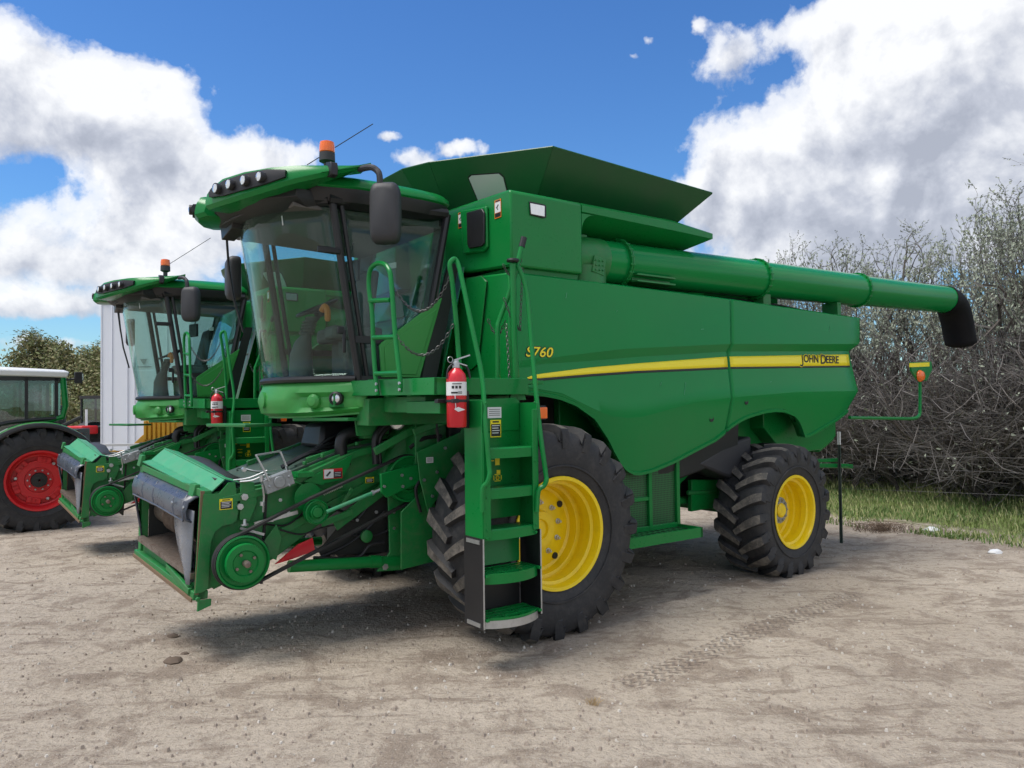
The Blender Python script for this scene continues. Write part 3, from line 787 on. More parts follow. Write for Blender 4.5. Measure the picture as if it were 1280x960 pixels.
for sd in (1,-1):
    v = visor(sd)
    # black band
    # light recess and four round lamps
    g = M()
    K = [(1.00,-2.035,3.86),(.87,-2.145,3.848),(.68,-2.265,3.832),(.46,-2.37,3.815),(.29,-2.435,3.80)]
    rings = []
    for i,(x,y,z) in enumerate(K):
        L = math.hypot(x,y+1.2); nx,ny=x/L,(y+1.2)/L; hh = (.03,.06,.068,.066,.035)[i]
        rings.append([(sd*(x+nx*.006),y+ny*.006,z-hh),(sd*(x+nx*.009),y+ny*.009,z),(sd*(x-nx*.008),y-ny*.008,z+hh),(sd*(x-nx*.05),y-ny*.05,z+hh),(sd*(x-nx*.05),y-ny*.05,z-hh)])
    g.loft(rings); g.build('light_recess', MT['black'], v)
    for (x,y,z) in ((.42,-2.40,3.812),(.565,-2.335,3.822),(.71,-2.26,3.832),(.845,-2.175,3.842)):
        d = (sd*.25,-1,.0)
        g = M(); g.lathe_dir([(-.03,.044),(.022,.046),(.03,.043),(.028,.038)], (sd*x,y,z), d, 18); q = g.build('work_lamp', MT['black'], v)
        g = M(); g.lathe_dir([(.018,.039),(.03,.036),(.036,.012)], (sd*x,y,z), d, 18); g.build('lens', MT['lensclear'], q)
    g = M(); x,y=1.005,-1.73
    g.loft([[(sd*(1.165-.12*abs(k-.4)*0+o),-1.66-.06*k-.02*o*0,z) for (o,z) in ((-.10,3.985),(.0,3.965),(.012,3.93),(.008,3.86),(-.05,3.85),(-.10,3.87))] for k in (0,1)])
    g.build('visor_band', MT['black'], v, bevel=.006)
# under-visor dark trim with wiper motor and hanging mirrors bar
b = M()
b.loft([[(x*k, wsx(x,1)-.10-.12*(k-1)*10, z) for x in [(-.80+1.6*i/10) for i in range(11)]]+[(.8,-1.5,z),(-.8,-1.5,z)] for z,k in ((3.66,1.0),(3.72,1.1),(3.80,1.1))])
b.hexa([(-.5,-2.12,3.58),(-.1,-2.14,3.62),(-.1,-2.0,3.62),(-.5,-2.0,3.58),(-.55,-2.12,3.74),(-.05,-2.14,3.74),(-.05,-1.95,3.74),(-.55,-1.95,3.74)])
b.tube(smooth_path([(-.4,-2.16,3.70),(.1,-2.18,3.66),(.5,-2.05,3.70)]),.014,6)
b.build('front_header', MT['black'], cab, bevel=.01)
# wiper arms
b = M()
b.tube([(-.56,-2.06,3.70),(-.62,-2.02,3.35),(-.60,-1.98,3.05),(-.56,-1.90,2.72)],.012,6); b.tube([(-.50,-2.08,3.70),(-.60,-2.02,3.30)],.010,6)
b.build('wiper', MT['black'], cab)
# beacon
bc = Vector((0.75, -1.576, 4.099))
b = M(); b.lathe_dir([(-.14,.03),(-.02,.03),(.0,.068),(.07,.066),(.075,.06)], bc, (0,0,1), 28); bb = b.build('beacon', MT['mirror_shell'], cab)
b = M(); b.lathe_dir([(.075,.060),(.08,.066),(.13,.066),(.165,.060),(.172,.045),(.174,.005)], bc, (0,0,1), 28); b.build('beacon_lens', MT['amber'], bb)
b = M(); b.tube([(0.0, -1.465, 4.285),(0.0, -0.779, 4.817)],.005,6); b.build('antenna', MT['black'], cab)
# mirrors
def mirror(sd, cz, arm, c, w, h, name='mirror'):
    g = M(); g.tube(smooth_path(arm,5),.026,10); am = g.build('mirror_arm', MT['mirror_shell'], cab)
    g = M()
    c = Vector(c); X = Vector((.62*sd,.78,0)).normalized() if sd > 0 else Vector((.99*sd,.12,0)).normalized(); Zv = Vector((0,0,1)); Y = X.cross(Zv)
    def rr(sc, off, sh=0):
        out = []
        for j in range(28):
            a = 2*PI*j/28; ca, sa = math.cos(a), math.sin(a)
            ex = math.copysign(abs(ca)**.42, ca); ez = math.copysign(abs(sa)**.42, sa)
            out.append(c+X*ex*w/2*sc*(1+.0*ez)+Zv*(ez*h/2*sc)+Y*off)
        return out
    fr = -1 if Y.y > 0 else 1
    g.loft([rr(.96,-.05*fr),rr(1,-.03*fr),rr(1,.03*fr),rr(.93,.065*fr),rr(.75,.085*fr)])
    s_ = g.build('mirror_shell', MT['mirror_shell'], am, ang=50)
    g = M(); g.loft([rr(.9,-.051*fr),rr(.9,-.054*fr)]); g.build('mirror_glass', MT['lensclear'], s_)
mirror(1, 0, [(1.15,-1.46,3.95),(1.3, -1.434, 3.933),(1.35, -1.402, 3.9),(1.38, -1.392, 3.848),(1.38, -1.389, 3.718)], (1.38, -1.341, 3.549), .25, .50)
mirror(-1, 0, [(-1.05,-1.55,3.95),(-1.20,-1.62,3.95),(-1.26,-1.66,3.88),(-1.27,-1.66,3.75)], (-1.25, -1.784, 3.347), .24, .46)

# cab interior
b = M()
b.box(-.30,.22,-1.12,-.86,2.24,2.62); b.hexa([(-.30,-1.28,2.60),(.22,-1.28,2.60),(.22,-.86,2.62),(-.30,-.86,2.62),(-.28,-1.28,2.74),(.20,-1.28,2.74),(.22,-.86,2.76),(-.30,-.86,2.76)])
b.hexa([(-.28,-1.0,2.74),(.20,-1.0,2.74),(.20,-.88,2.74),(-.28,-.88,2.74),(-.24,-.86,3.32),(.16,-.86,3.32),(.16,-.78,3.32),(-.24,-.78,3.32)])
b.build('operator_seat', MT['seat'], cab, bevel=.04)
b = M()
b.loft([[(cx+rx*math.cos(2*PI*j/16), cy+ry*math.sin(2*PI*j/16), z) for j in range(16)] for (cx,cy,rx,ry,z) in ((-.04,-1.52,.13,.11,2.24),(-.04,-1.52,.125,.10,2.48),(-.04,-1.50,.09,.075,2.60),(-.04,-1.47,.055,.05,2.66),(-.04,-1.43,.06,.05,2.78),(-.04,-1.40,.08,.07,2.84))])
for k in range(5): b.lathe([(0,.068),(.008,.072),(.016,.068)], (-.04,-1.465+.008*k,2.67+.028*k), 2, 16)
cl = b.build('steering_column', MT['interior'], cab, ang=50)
b = M()
wc = Vector((-.04,-1.36,2.93)); zn = Vector((0,-.42,.9)).normalized(); xa = Vector((1,0,0)); ya = zn.cross(xa)
b.tube([wc+(xa*math.cos(2*PI*j/28)+ya*math.sin(2*PI*j/28))*.20 for j in range(29)],.015,8)
for a in (PI/2, PI*7/6, -PI/6): b.tube([wc-zn*.04, wc+(xa*math.cos(a)+ya*math.sin(a))*.20],.014,6)
b.lathe_dir([(-.06,.05),(.0,.05),(.01,.03)], wc-zn*.03, zn, 14)
b.build('steering_wheel', MT['black'], cl)
b = M()
b.box(.26,.48,-1.42,-.92,2.60,2.72); b.box(.28,.46,-1.3,-.95,2.24,2.60); b.box(.50,.80,-1.15,-.82,2.24,2.52)
b.build('armrest_console', MT['interior'], cab, bevel=.03)
b = M(); b.obox((.05,-1.05,3.30),.24,.035,.20,(.9,.3,0),(-.3,.9,0)); b.tube(smooth_path([(-.10,-.95,3.62),(-.12,-.98,3.48),(-.05,-1.02,3.40)]),.010,6)
b.build('monitor', MT['black'], cab, bevel=.01)
b = M(); b.hexa([(-.9,-.74,2.24),(-.72,-.74,2.24),(-.72,-.70,2.24),(-.9,-.70,2.24),(-.9,-.5,3.7),(-.6,-.5,3.7),(-.6,-.44,3.7),(-.9,-.44,3.7)])
b.hexa([(.9,-.74,2.24),(.72,-.74,2.24),(.72,-.70,2.24),(.9,-.70,2.24),(.9,-.5,3.7),(.72,-.5,3.7),(.72,-.44,3.7),(.9,-.44,3.7)])
b.box(-.88,.88,-.84,-.78,2.24,2.62)
b.loft([[(-.8,-1.9,3.66),(.8,-1.9,3.66),(.86,-.5,3.62),(-.86,-.5,3.62)],[(-.8,-1.9,3.72),(.8,-1.9,3.72),(.86,-.5,3.72),(-.86,-.5,3.72)]])
b.build('cab_lining', MT['interior'], cab, bevel=.01)
b = M(); b.obox((.62,-.90,3.28),.02,.12,.05,(.2,-.9,0),(.9,.2,0)); b.build('sun_shade_tab', MT['white'], cab)
b = M(); b.tube(smooth_path([(.30,-1.45,2.86),(.34,-1.44,2.90),(.38,-1.43,2.86),(.385,-1.43,2.76)],4),[.028]*12+[.018],8); b.build('control_lever', MT['orangeborder'], cab)
text_mesh('1', 'number_sticker', MT['white'], ws, (.50,wsx(.55,.93)-.012,3.55), (.93,.37,0), (0,-.12,1), .12, .002)
# sub-cab structure
b = M()
b.box(-.80,.80,-1.55,-.2,1.98,2.10); b.box(.82,1.05,-1.35,-.2,1.82,2.05)
b.slab([(0.75, -1.327, 1.726),(0.75, -1.151, 1.72),(0.75, -0.895, 2.001),(0.75, -1.362, 2.006)],.02,(1,0,0))
b.slab([(.35,-1.75,1.86),(.85,-1.45,1.86),(.85,-1.15,1.86),(.35,-1.2,1.86)],.03,(0,0,1)); b.slab([(-.35,-1.95,1.80),(-.95,-2.15,1.80),(-.98,-2.0,1.80),(-.35,-1.6,1.80)],.03,(0,0,1))
b.build('cab_support', MT['dusty'], cab, bevel=.006)

# ---- operator platform, ladder, rails
b = M()
b.hexa([(.80,-1.42,2.075),(2.06,-1.30,2.065),(2.06,-1.27,2.065),(.80,-1.39,2.075),(.80,-1.42,2.205),(2.06,-1.30,2.195),(2.06,-1.27,2.195),(.80,-1.39,2.205)])
b.box(2.03,2.06,-1.30,-.42,2.065,2.195); b.box(.98,2.04,-1.28,-.25,2.15,2.18); b.box(1.2,1.26,-1.28,-.3,2.06,2.15); b.box(1.6,1.66,-1.28,-.3,2.06,2.15)
b.build('platform', MT['green'], comb, bevel=.004)
b = M(); b.box(.92,1.75,-1.20,-.35,1.93,2.06); b.slab([(1.66,-.26,2.18),(2.04,-.42,2.18),(2.04,-.42,2.06),(1.66,-.26,2.06)],.02,(0,-1,0)); b.build('platform_beam', MT['dusty'], comb, bevel=.004)
b = M()
b.box(1.52,2.04,-1.24,-1.02,1.925,2.02); b.box(1.60,2.04,-1.03,-.52,1.97,2.03)
b.build('ladder_carrier', MT['green'], comb, bevel=.004)
ldr = empty('ladder', (0,0,0)); ldr.parent = comb
LX0, LX1, LY0, LY1 = 2.03, 2.27, -1.015, -.50
b = M()
# side plates (upper)
b.box(LX0,LX1,LY0-.006,LY0+.006,.98,2.02); b.box(LX0,LX1,LY1-.006,LY1+.006,1.02,2.0)
b.box(LX1-.006,LX1+.006,LY0,LY0+.065,1.0,1.78); b.box(LX1-.006,LX1+.006,LY1-.055,LY1,1.02,1.95)
b.box(LX0,LX0+.01,LY0,LY1,1.10,2.02)
b.prism([(LY0+.006,1.78),(LY0+.006,2.03),(LY1-.04,2.04),(LY1-.01,2.0),(LY1-.01,1.78)],0,LX0+.012,LX0+.02)
b.slab([(LX0+.02,LY0+.03,.98),(LX0+.02,LY1-.03,.98),(LX0+.06,LY1-.06,.76),(LX0+.06,LY0+.06,.76)],.006,(1,0,0))
for z in (.90,.96,1.9,1.45,1.2):
    for yy in (LY0+.03, LY1-.03): b.bolt((LX1+.004,yy,z+.1),(1,0,0),.011,.008)
b.build('ladder_frame', MT['green'], ldr, bevel=.003)
for i, (z, wd, gr) in enumerate(((1.635,.0,0),(1.335,.0,0),(1.03,.0,0),(.71,.03,1),(.385,.035,1))):
    g = M(); g.cur = 0
    n = 10; y0, y1 = LY0+.01, LY1-.01
    front = [(LX1+.005+(.055+wd)*math.sin(PI*k/n)**.8*(.55+.45*gr)-.02, y0+(y1-y0)*k/n) for k in range(n+1)]
    if gr:
        g.loft([[(x-.012,y,z-.05),(x,y,z-.048),(x,y,z+.03),(x-.012,y,z+.03)] for x,y in front])
        for k in range(0,n+1,1):
            pass
        g.box(LX0+.04,LX0+.052,y0,y1,z-.03,z+.03)
        for yy in (y0+.005,(2*y0+y1)/3,(y0+2*y1)/3,y1-.005): g.box(LX0+.04,LX1+.03,yy-.012,yy+.012,z+.01,z+.028)
        for xx in (LX0+.10,LX0+.16,LX0+.22): g.box(xx-.014,xx+.014,y0,y1,z+.012,z+.030)
        g.box(LX0+.04,LX1-.02,y0,y1,z-.02,z-.012)
    else:
        g.loft([[(LX0+.02,y,z-.008+.03),(x-.01,y,z+.03),(x,y,z+.02),(x,y,z-.05),(x-.012,y,z-.05),(x-.012,y,z+.01),(LX0+.02,y,z+.01)] for x,y in front])
    o = g.build('step', MT['green'], ldr, ang=40)
    if i == 4:
        h = M(); h.loft([[(x+.001,y,z-.046),(x+.006,y,z-.046),(x+.006,y,z+.012),(x+.001,y,z+.012)] for x,y in front]); h.build('step_edge', MT['steel'], o)
b = M()
b.box(LX0-.01,LX1+.01,LY0-.012,LY0-.002,.33,1.0); b.box(LX0-.01,LX1+.01,LY1+.002,LY1+.012,.36,1.02)
b.box(LX0-.006,LX0+.004,LY0+.02,LY1-.02,.36,.70)
b.build('rubber_side_flap', MT['black'], ldr)
b = M(); b.box(LX0+.03,LX1-.03,LY0-.018,LY0-.012,.955,.985); b.box(LX0+.03,LX1-.03,LY0-.018,LY0-.012,.345,.375); b.box(LX1+.008,LX1+.014,LY0-.014,LY0-.004,.34,1.0); b.box(LX1+.008,LX1+.014,LY1+.002,LY1+.014,.37,1.02)
b.build('flap_clamp', MT['steel'], ldr)
decal(ldr, (LX0+.014,LY0+.13,1.90), .10, .17, 'warn'); decal(ldr, (LX0+.022,LY0+.22,1.93), .13, .09, 'white') if False else None
decal(ldr, (LX0+.022,LY0+.26,1.925), .13, .085, 'white'); decal(ldr, (LX0+.022,LY0+.27,1.80), .10, .135, 'caution')
# yellow instruction diagram on the riser
b = M(); rr = random.Random(3)
for (a,c,w,h) in ((.10,1.57,.06,.02),(.20,1.55,.11,.012),(.27,1.54,.06,.09),(.16,1.49,.10,.012),(.16,1.45,.09,.03),(.28,1.46,.05,.05),(.06,1.42,.05,.10),(.16,1.40,.07,.012),(.27,1.39,.08,.010),(.27,1.44,.08,.010),(.235,1.415,.010,.06),(.305,1.415,.010,.06)):
    b.box(LX0+.011,LX0+.013,LY0+.02+a-w*.35,LY0+.02+a+w*.35,c-h*.3,c+h*.3)
b.lathe_dir([(0,.018),(.002,.018),(.002,.012),(0,.012)],(LX0+.012,LY0+.29,1.415),(1,0,0),16)
b.build('instruction_decal', MT['decal_yellow'], ldr)
# turn signal behind the ladder
b = M(); p = Vector((1.95, -0.222, 1.914)); b.obox(p+Vector((-.012,0,0)),.03,.13,.12); q = b.build('turn_signal', MT['black'], comb, bevel=.006)
b = M(); b.obox(p+Vector((.014,.02,-.002)),.024,.085,.095); b.build('signal_lens', MT['amber'], q, bevel=.008)

def rail(name, paths, r=.019, par=None):
    b = M()
    for p in paths: b.tube(smooth_path(p,5) if len(p) > 2 else p, r, 10)
    return b.build(name, MT['green'], par or comb)
rail('handrail', [[(1.329, -1.4, 2.074),(1.302, -1.4, 2.179),(1.262, -1.4, 2.428),(1.238, -1.4, 2.758),(1.182, -1.4, 2.963),(1.199, -1.4, 3.093),(1.289, -1.4, 3.139),(1.42, -1.4, 3.132),(1.531, -1.4, 3.077),(1.584, -1.4, 2.962),(1.644, -1.4, 2.53),(1.717, -1.4, 2.185),(1.715, -1.4, 2.093)],
    [(1.195, -1.4, 2.855),(1.568, -1.4, 2.819)],[(1.264, -1.4, 2.546),(1.643, -1.4, 2.523)],[(1.303, -1.4, 2.25),(1.705, -1.4, 2.241)]])
b = M()
for q in ((1.377, -1.43, 2.164),(1.377, -1.43, 2.112),(1.773, -1.43, 2.159),(1.772, -1.43, 2.11)): b.bolt(q,(0,-1,0),.013,.012)
b.build('rail_bolts', MT['steel'], comb)
rail('handrail', [[(1.95, -0.99, 2.125),(1.9, -0.984, 2.402),(1.9, -1.003, 2.651),(1.9, -1.036, 2.962),(1.9, -1.056, 3.073),(1.9, -1.034, 3.118),(1.9, -0.997, 3.122),(1.95, -0.986, 3.003),(2.05, -0.967, 2.639),(2.15, -0.936, 2.218),(2.27, -0.992, 1.905),(2.3, -0.981, 1.551),(2.31, -0.982, 1.476),(2.3, -0.997, 1.417),(2.28, -1.027, 1.365),(2.28, -1.029, 1.201)]])
rail('handrail', [[(1.95, -0.484, 3.133),(1.97, -0.466, 3.125),(2.0, -0.449, 3.076),(2.05, -0.416, 2.883),(2.12, -0.428, 2.424),(2.27, -0.482, 1.832),(2.31, -0.457, 1.46),(2.32, -0.458, 1.399),(2.31, -0.474, 1.356),(2.29, -0.514, 1.314),(2.29, -0.532, 1.156)]])
rail('ladder_post', [[(1.97, -0.499, 3.128),(1.97, -0.491, 2.542),(1.97, -0.475, 2.022)]], .026)
b = M(); p=Vector((1.97, -0.475, 2.022)); b.slab([p+Vector((0,-.09,0)),p+Vector((0,.08,0)),p+Vector((0,.05,.09)),p+Vector((0,-.05,.09))],.02,(1,0,0)); b.build('post_bracket', MT['green'], comb)
rail('lock_lever', [[(1.9, -0.346, 3.328),(1.9, -0.45, 2.991),(1.85, -0.548, 2.693),(1.85, -0.573, 2.613),(1.85, -0.576, 2.416),(1.85, -0.579, 2.194)]], .021)
b = M(); b.tube([(1.9, -0.355, 3.293),(1.9, -0.328, 3.377)],.026,10); p=Vector((1.97, -0.498, 3.154)); b.lathe_dir([(-.012,.045),(0,.055),(.015,.05),(.02,.02)],p,(0,0,1),10); b.build('grip', MT['black'], comb)
# chains
def chain(a, c, sag, name='chain', n=None):
    a = Vector(a); c = Vector(c); L = (a-c).length+sag*1.5; n = n or max(6, int(L/.032)); b = M()
    for i in range(n):
        t = (i+.5)/n; p = a.lerp(c, t)-Vector((0,0,sag*4*t*(1-t))); p2 = a.lerp(c, min(1,t+.01))-Vector((0,0,sag*4*min(1,t+.01)*(1-min(1,t+.01)))); d = (p2-p).normalized()
        sd = d.cross(Vector((0,0,1))); sd = sd.normalized() if sd.length > .01 else Vector((1,0,0)); w = (sd if i % 2 else sd.cross(d))
        pts = [p+d*.020*math.cos(2*PI*k/8)+w*.010*math.sin(2*PI*k/8) for k in range(9)]
        b.tube(pts,.0035,4,False)
    return b.build(name, MT['chain'], comb)
chain((1.571, -1.4, 2.976), (1.9, -1.05, 2.992), .26); chain((1.657, -1.4, 2.541), (1.9, -1.026, 2.619), .20)
chain((1.9, -0.545, 3.135), (1.9, -0.356, 3.206), .12); chain((1.93, -0.371, 3.113), (1.93, -0.404, 2.601), .01)
chain((1.93, -0.404, 2.601), (1.9, -0.541, 2.859), .04); chain((1.8, -0.633, 2.694), (1.87, -0.506, 2.681), .12); chain((1.9, -0.52, 2.644), (1.95, -0.524, 2.074), .01)

# ---- feeder house
NB=Vector((.70,-2.64,.50)); NT=Vector((.70,-2.59,1.34)); FB=Vector((-.60,-2.83,.68)); FT=Vector((-.60,-2.81,1.49))
def FF(s, t, d=0): return NB.lerp(FB,s).lerp(NT.lerp(FT,s),t)+Vector((0,d,0))
fh = empty('feeder_house', (0,0,0)); fh.parent = comb
b = M()
side = [(-2.55,.56),(-2.02,.74),(-1.40,1.12),(-.75,1.30),(-.70,1.66),(-1.35,1.60),(-2.05,1.36),(-2.50,1.32)]
b.prism(side,0,.62,.66); b.prism(side,0,-.62,-.58)
b.slab([(-.58,-2.5,1.33),(.62,-2.5,1.30),(.62,-2.05,1.35),(.62,-1.35,1.585),(-.58,-1.35,1.60),(-.58,-2.05,1.37)],-.01,(0,0,1)) if False else None
b.loft([[(-.60,y,z),(.64,y,z),(.64,y,z-.03),(-.60,y,z-.03)] for y,z in ((-2.5,.58),(-2.02,.76),(-1.40,1.14),(-.75,1.32))])
b.box(-.58,.62,-.80,-.5,1.2,1.7)
# side stiffeners
b.prism([(-2.05,.95),(-2.0,.90),(-1.0,1.33),(-1.0,1.40)],0,.66,.685)
b.prism([(-2.45,1.28),(-1.95,1.36),(-1.3,1.60),(-.75,1.70),(-.75,1.64),(-1.3,1.54),(-1.95,1.30),(-2.45,1.22)],0,.60,.72)
b.build('feeder_casing', MT['dusty'], fh, bevel=.004)
b = M()
b.loft([[(-.60,y,z),(.60,y,z),(.60,y,z-.02),(-.60,y,z-.02)] for y,z in ((-2.35,1.34),(-2.02,1.385),(-1.35,1.62),(-.72,1.70))])
for k in range(4):
    y=-1.95+.36*k; z=lerp([(-2.02,1.39),(-1.35,1.625),(-.72,1.705)],y)
    b.obox((.03,y,z),1.1,.05,.012,(1,0,0),(0,.94,.34),(0,-.34,.94))
for i in range(30): b.bolt(((.52 if i%2 else -.4), -2.1+.045*i, lerp([(-2.35,1.345),(-2.02,1.39),(-1.35,1.625),(-.72,1.705)],-2.1+.045*i)), (0,0,1), .011,.012)
b.build('top_deck', MT['gplate'], fh)
# front frame
b = M()
b.loft([[FF(0,0),FF(0,1),FF(0,1,.06),FF(0,0,.06)],[FF(.055,0),FF(.055,1),FF(.055,1,.06),FF(.055,0,.06)]])
b.loft([[FF(.95,.04),FF(.95,1),FF(.95,1,.06),FF(.95,.04,.06)],[FF(1,.04),FF(1,1),FF(1,1,.06),FF(1,.04,.06)]])
b.loft([[FF(0,.0,-.03),FF(0,.075,-.03),FF(0,.075,.08),FF(0,0,.08)],[FF(1,.0,-.03),FF(1,.06,-.03),FF(1,.06,.08),FF(1,0,.08)]])
b.loft([[FF(0.05,.93),FF(0.05,1.0),FF(0.05,1.0,.10),FF(0.05,.93,.10)],[FF(1,.93),FF(1,1.0),FF(1,1.0,.10),FF(1,.93,.10)]])
b.loft([[FF(.05,.075,.02),FF(.05,.20,.02),FF(.05,.20,.05),FF(.05,.075,.05)],[FF(.95,.06,.02),FF(.95,.20,.02),FF(.95,.20,.05),FF(.95,.06,.05)]])
# hook tabs
b.loft([[FF(.97,.98,-.02),FF(.97,1.10,-.0),FF(.97,1.10,.03),FF(.97,.98,.03)],[FF(1.02,.98,-.02),FF(1.02,1.10,0),FF(1.02,1.10,.03),FF(1.02,.98,.03)]])
b.loft([[FF(.10,.90,-.03),FF(.10,1.03,-.01),FF(.10,1.03,.03),FF(.10,.90,.03)],[FF(.17,.90,-.03),FF(.17,1.03,-.01),FF(.17,1.03,.03),FF(.17,.90,.03)]])
b.bar(FF(.05,.06,-.03),FF(.45,.12,-.01),.03,.05)
b.build('front_frame', MT['dusty'], fh, bevel=.004)
b = M()   # worn edges
b.bar(FF(0.01,0,-.035),FF(1,-.0,-.035),.012,.03); b.bar(FF(.003,.05,-.006),FF(.003,1,-.006),.010,.03)
b.build('worn_edge', MT['rust'], fh)
# near side plate with scallop round the pulley
sp_ = [(0.715, -2.591, 1.315),(0.715, -2.476, 1.312),(0.715, -2.402, 1.395),(0.715, -2.352, 1.392),(0.715, -2.328, 1.154),(0.715, -2.341, 1.092),(0.715, -2.378, 1.064),(0.715, -2.446, 1.058),(0.715, -2.507, 1.021),(0.715, -2.537, 0.949),(0.715, -2.55, 0.801),(0.715, -2.562, 0.579),(0.715, -2.61, 0.556),(0.715, -2.657, 0.557)]
b = M(); b.prism([(p[1],p[2]) for p in sp_],0,.700,.716); b.build('side_plate', MT['dusty'], fh)
b = M(); b.box(-.58,.66,-2.56,-2.2,.42,.47) if False else None
b.slab([FF(0,-.10,0),FF(0,.0,0),FF(0,.0,.10),FF(0,-.06,.10)],.03,(1,0,0)); b.bolt((0.735, -2.645, 0.516),(1,0,0),.02,.02)
b.build('corner_foot', MT['dusty'], fh, bevel=.005)
# faded sloping visor plate + flat ledge
b = M()
q0=[(-0.5, -2.631, 1.535),(0.66, -2.386, 1.39),(0.7, -2.466, 1.31),(-0.55, -2.654, 1.461)]
a_,b0_,c_,d_=[Vector(q) for q in q0]
a_=Vector((-.55,-2.62,1.62)); b0_=Vector((.69,-2.43,1.42)); c_=Vector((.70,-2.53,1.335)); d_=Vector((-.55,-2.73,1.525))
b.slab([a_,b0_,c_,d_],.012); b.slab([a_,b0_,b0_+Vector((0,.12,-.04)),a_+Vector((0,.12,-.04))],.010)
b.build('top_visor_plate', MT['worn'], fh, bevel=.003)
b = M(); b.slab([d_,c_,Vector(c_)+Vector((0,-.06,-.01)),Vector(d_)+Vector((0,-.07,-.01))],.01); b.build('ledge', MT['worn'], fh)
# grey rubber mat behind the visor plate
b = M()
b.loft([[Vector((x, -2.48+.24*k/5-.0, (1.56-.155*(x+.5)/1.2)+.03*math.sin(PI*k/5)*(1 if x>-.2 else .6)-.05*k/5)) for k in range(6)] for x in (-.45,-.2,.1,.35,.6)], closed=False)
o = b.build('rubber_mat', MT['mirror_shell'], fh, ang=60); s = o.modifiers.new('sol','SOLIDIFY'); s.thickness=.012
# shroud round the opening
b = M()
rows=[]
for k in range(9):      # hood strip over the opening
    s = .07+.86*k/8
    bl = .02*math.sin(k*2.1)
    rows.append([FF(s,.68+bl,-.03),FF(s,.71+bl,-.085),FF(s,.79,-.095),FF(s,.88,-.075),FF(s,.925,-.02),FF(s,.93,.04)])
b.loft(rows, closed=False)
b.loft([[FF(.07,.90,-.03),FF(.07,.72,-.08),FF(.09,.5,-.05),FF(.09,.25,-.03),FF(.08,.12,-.01)],[FF(.115,.90,-.05),FF(.12,.72,-.09),FF(.14,.5,-.04),FF(.14,.25,-.01),FF(.12,.10,0)]],closed=False) if False else None
b.loft([[FF(.93,.90,-.02),FF(.93,.70,-.08),FF(.93,.5,-.05),FF(.94,.35,-.02),FF(.95,.2,0)],[FF(1.0,.92,0),FF(1.02,.70,-.03),FF(1.01,.5,-.01),FF(1.01,.35,0),FF(1.0,.2,.02)]],closed=False)
for s_,ra in ((.16,.010),(.30,.006),(.62,.008),(.80,.006)):
    b.tube([FF(s_,.915,-.03),FF(s_-.03,.86,-.078),FF(s_-.05,.78,-.092),FF(s_-.06,.71,-.082)],ra,6)
b.tube([FF(.10,.70,-.085),FF(.5,.715,-.088),FF(.92,.70,-.085)],.008,6)
o = b.build('opening_shroud', MT['hoodgrey'], fh, ang=30); s = o.modifiers.new('sol','SOLIDIFY'); s.thickness=.014
b = M()
cols = []
for t, wd in ((.80,.33),(.68,.36),(.55,.34),(.42,.28),(.30,.20),(.20,.12),(.12,.04)):
    cols.append([FF(.055,t,-.035),FF(.055+wd*.4,t,-.055),FF(.055+wd*.8,t,-.03),FF(.055+wd,t,.03),FF(.055+wd,t,.10)])
b.loft(cols, closed=False)
o = b.build('plastic_cheek', MT['poly'], fh, ang=50); s = o.modifiers.new('sol','SOLIDIFY'); s.thickness=.010
for pp in (FF(.12,.80,-.105),FF(.3,.80,-.10),FF(.07,.13,-.03),FF(.9,.88,-.08)):
    pass
b = M()
for pp in (FF(.09,.83,-.09),FF(.24,.83,-.10),FF(.08,.16,-.03),FF(.88,.90,-.075)): b.bolt(pp,(0,-1,0),.013,.01)
b.build('shroud_bolts', MT['steel'], fh)
# drum, floor, inner darkness
b = M(); b.slab([FF(.04,.19,.0),FF(.96,.19,.0),FF(.96,.27,.55),FF(.04,.27,.55)],.01,(0,0,1)); b.bar(FF(.05,.20,-.01),FF(.93,.21,-.01),.05,.045); b.build('feeder_floor', MT['bare'], fh)
b = M(); dr0=FF(.06,.50,.22); dr1=FF(.95,.50,.22); b.tube([dr0,dr1],.125,28); b.tube([dr0,dr0.lerp(dr1,.18)],.10,20)
for k in range(4):
    cc=dr0.lerp(dr1,.62+.05*k); b.lathe_dir([(0,.13),(.01,.15),(.02,.13)],cc,dr1-dr0,28)
b.build('feed_drum', MT['bare'], fh)
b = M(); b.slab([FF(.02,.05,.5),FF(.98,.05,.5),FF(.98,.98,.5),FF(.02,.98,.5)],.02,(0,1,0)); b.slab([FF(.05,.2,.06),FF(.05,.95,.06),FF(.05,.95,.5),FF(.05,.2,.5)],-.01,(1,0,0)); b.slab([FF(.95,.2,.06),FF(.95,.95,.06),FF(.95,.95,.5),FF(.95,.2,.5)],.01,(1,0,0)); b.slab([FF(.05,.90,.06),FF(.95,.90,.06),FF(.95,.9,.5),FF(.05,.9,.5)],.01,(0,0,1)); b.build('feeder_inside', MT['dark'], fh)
decal(fh, (0.718, -2.425, 1.226), .10, .085, 'caution'); 
b = M(); b.bolt((0.72, -2.285, 1.272),(1,0,0),.028,.03); b.bolt((0.72, -2.32, 1.198),(1,0,0),.026,.03); b.bolt((0.7, -2.284, 1.489),(1,0,0),.02,.03)
b.bolt((0.75, -1.534, 0.661),(1,0,0),.015,.02); b.bolt((0.78, -1.083, 0.565),(1,0,0),.03,.03); b.bolt((0.78, -0.907, 0.713),(1,0,0),.02,.02); b.bolt((0.78, -0.908, 0.577),(1,0,0),.02,.02)
b.build('mounting_bolts', MT['steel'], fh)
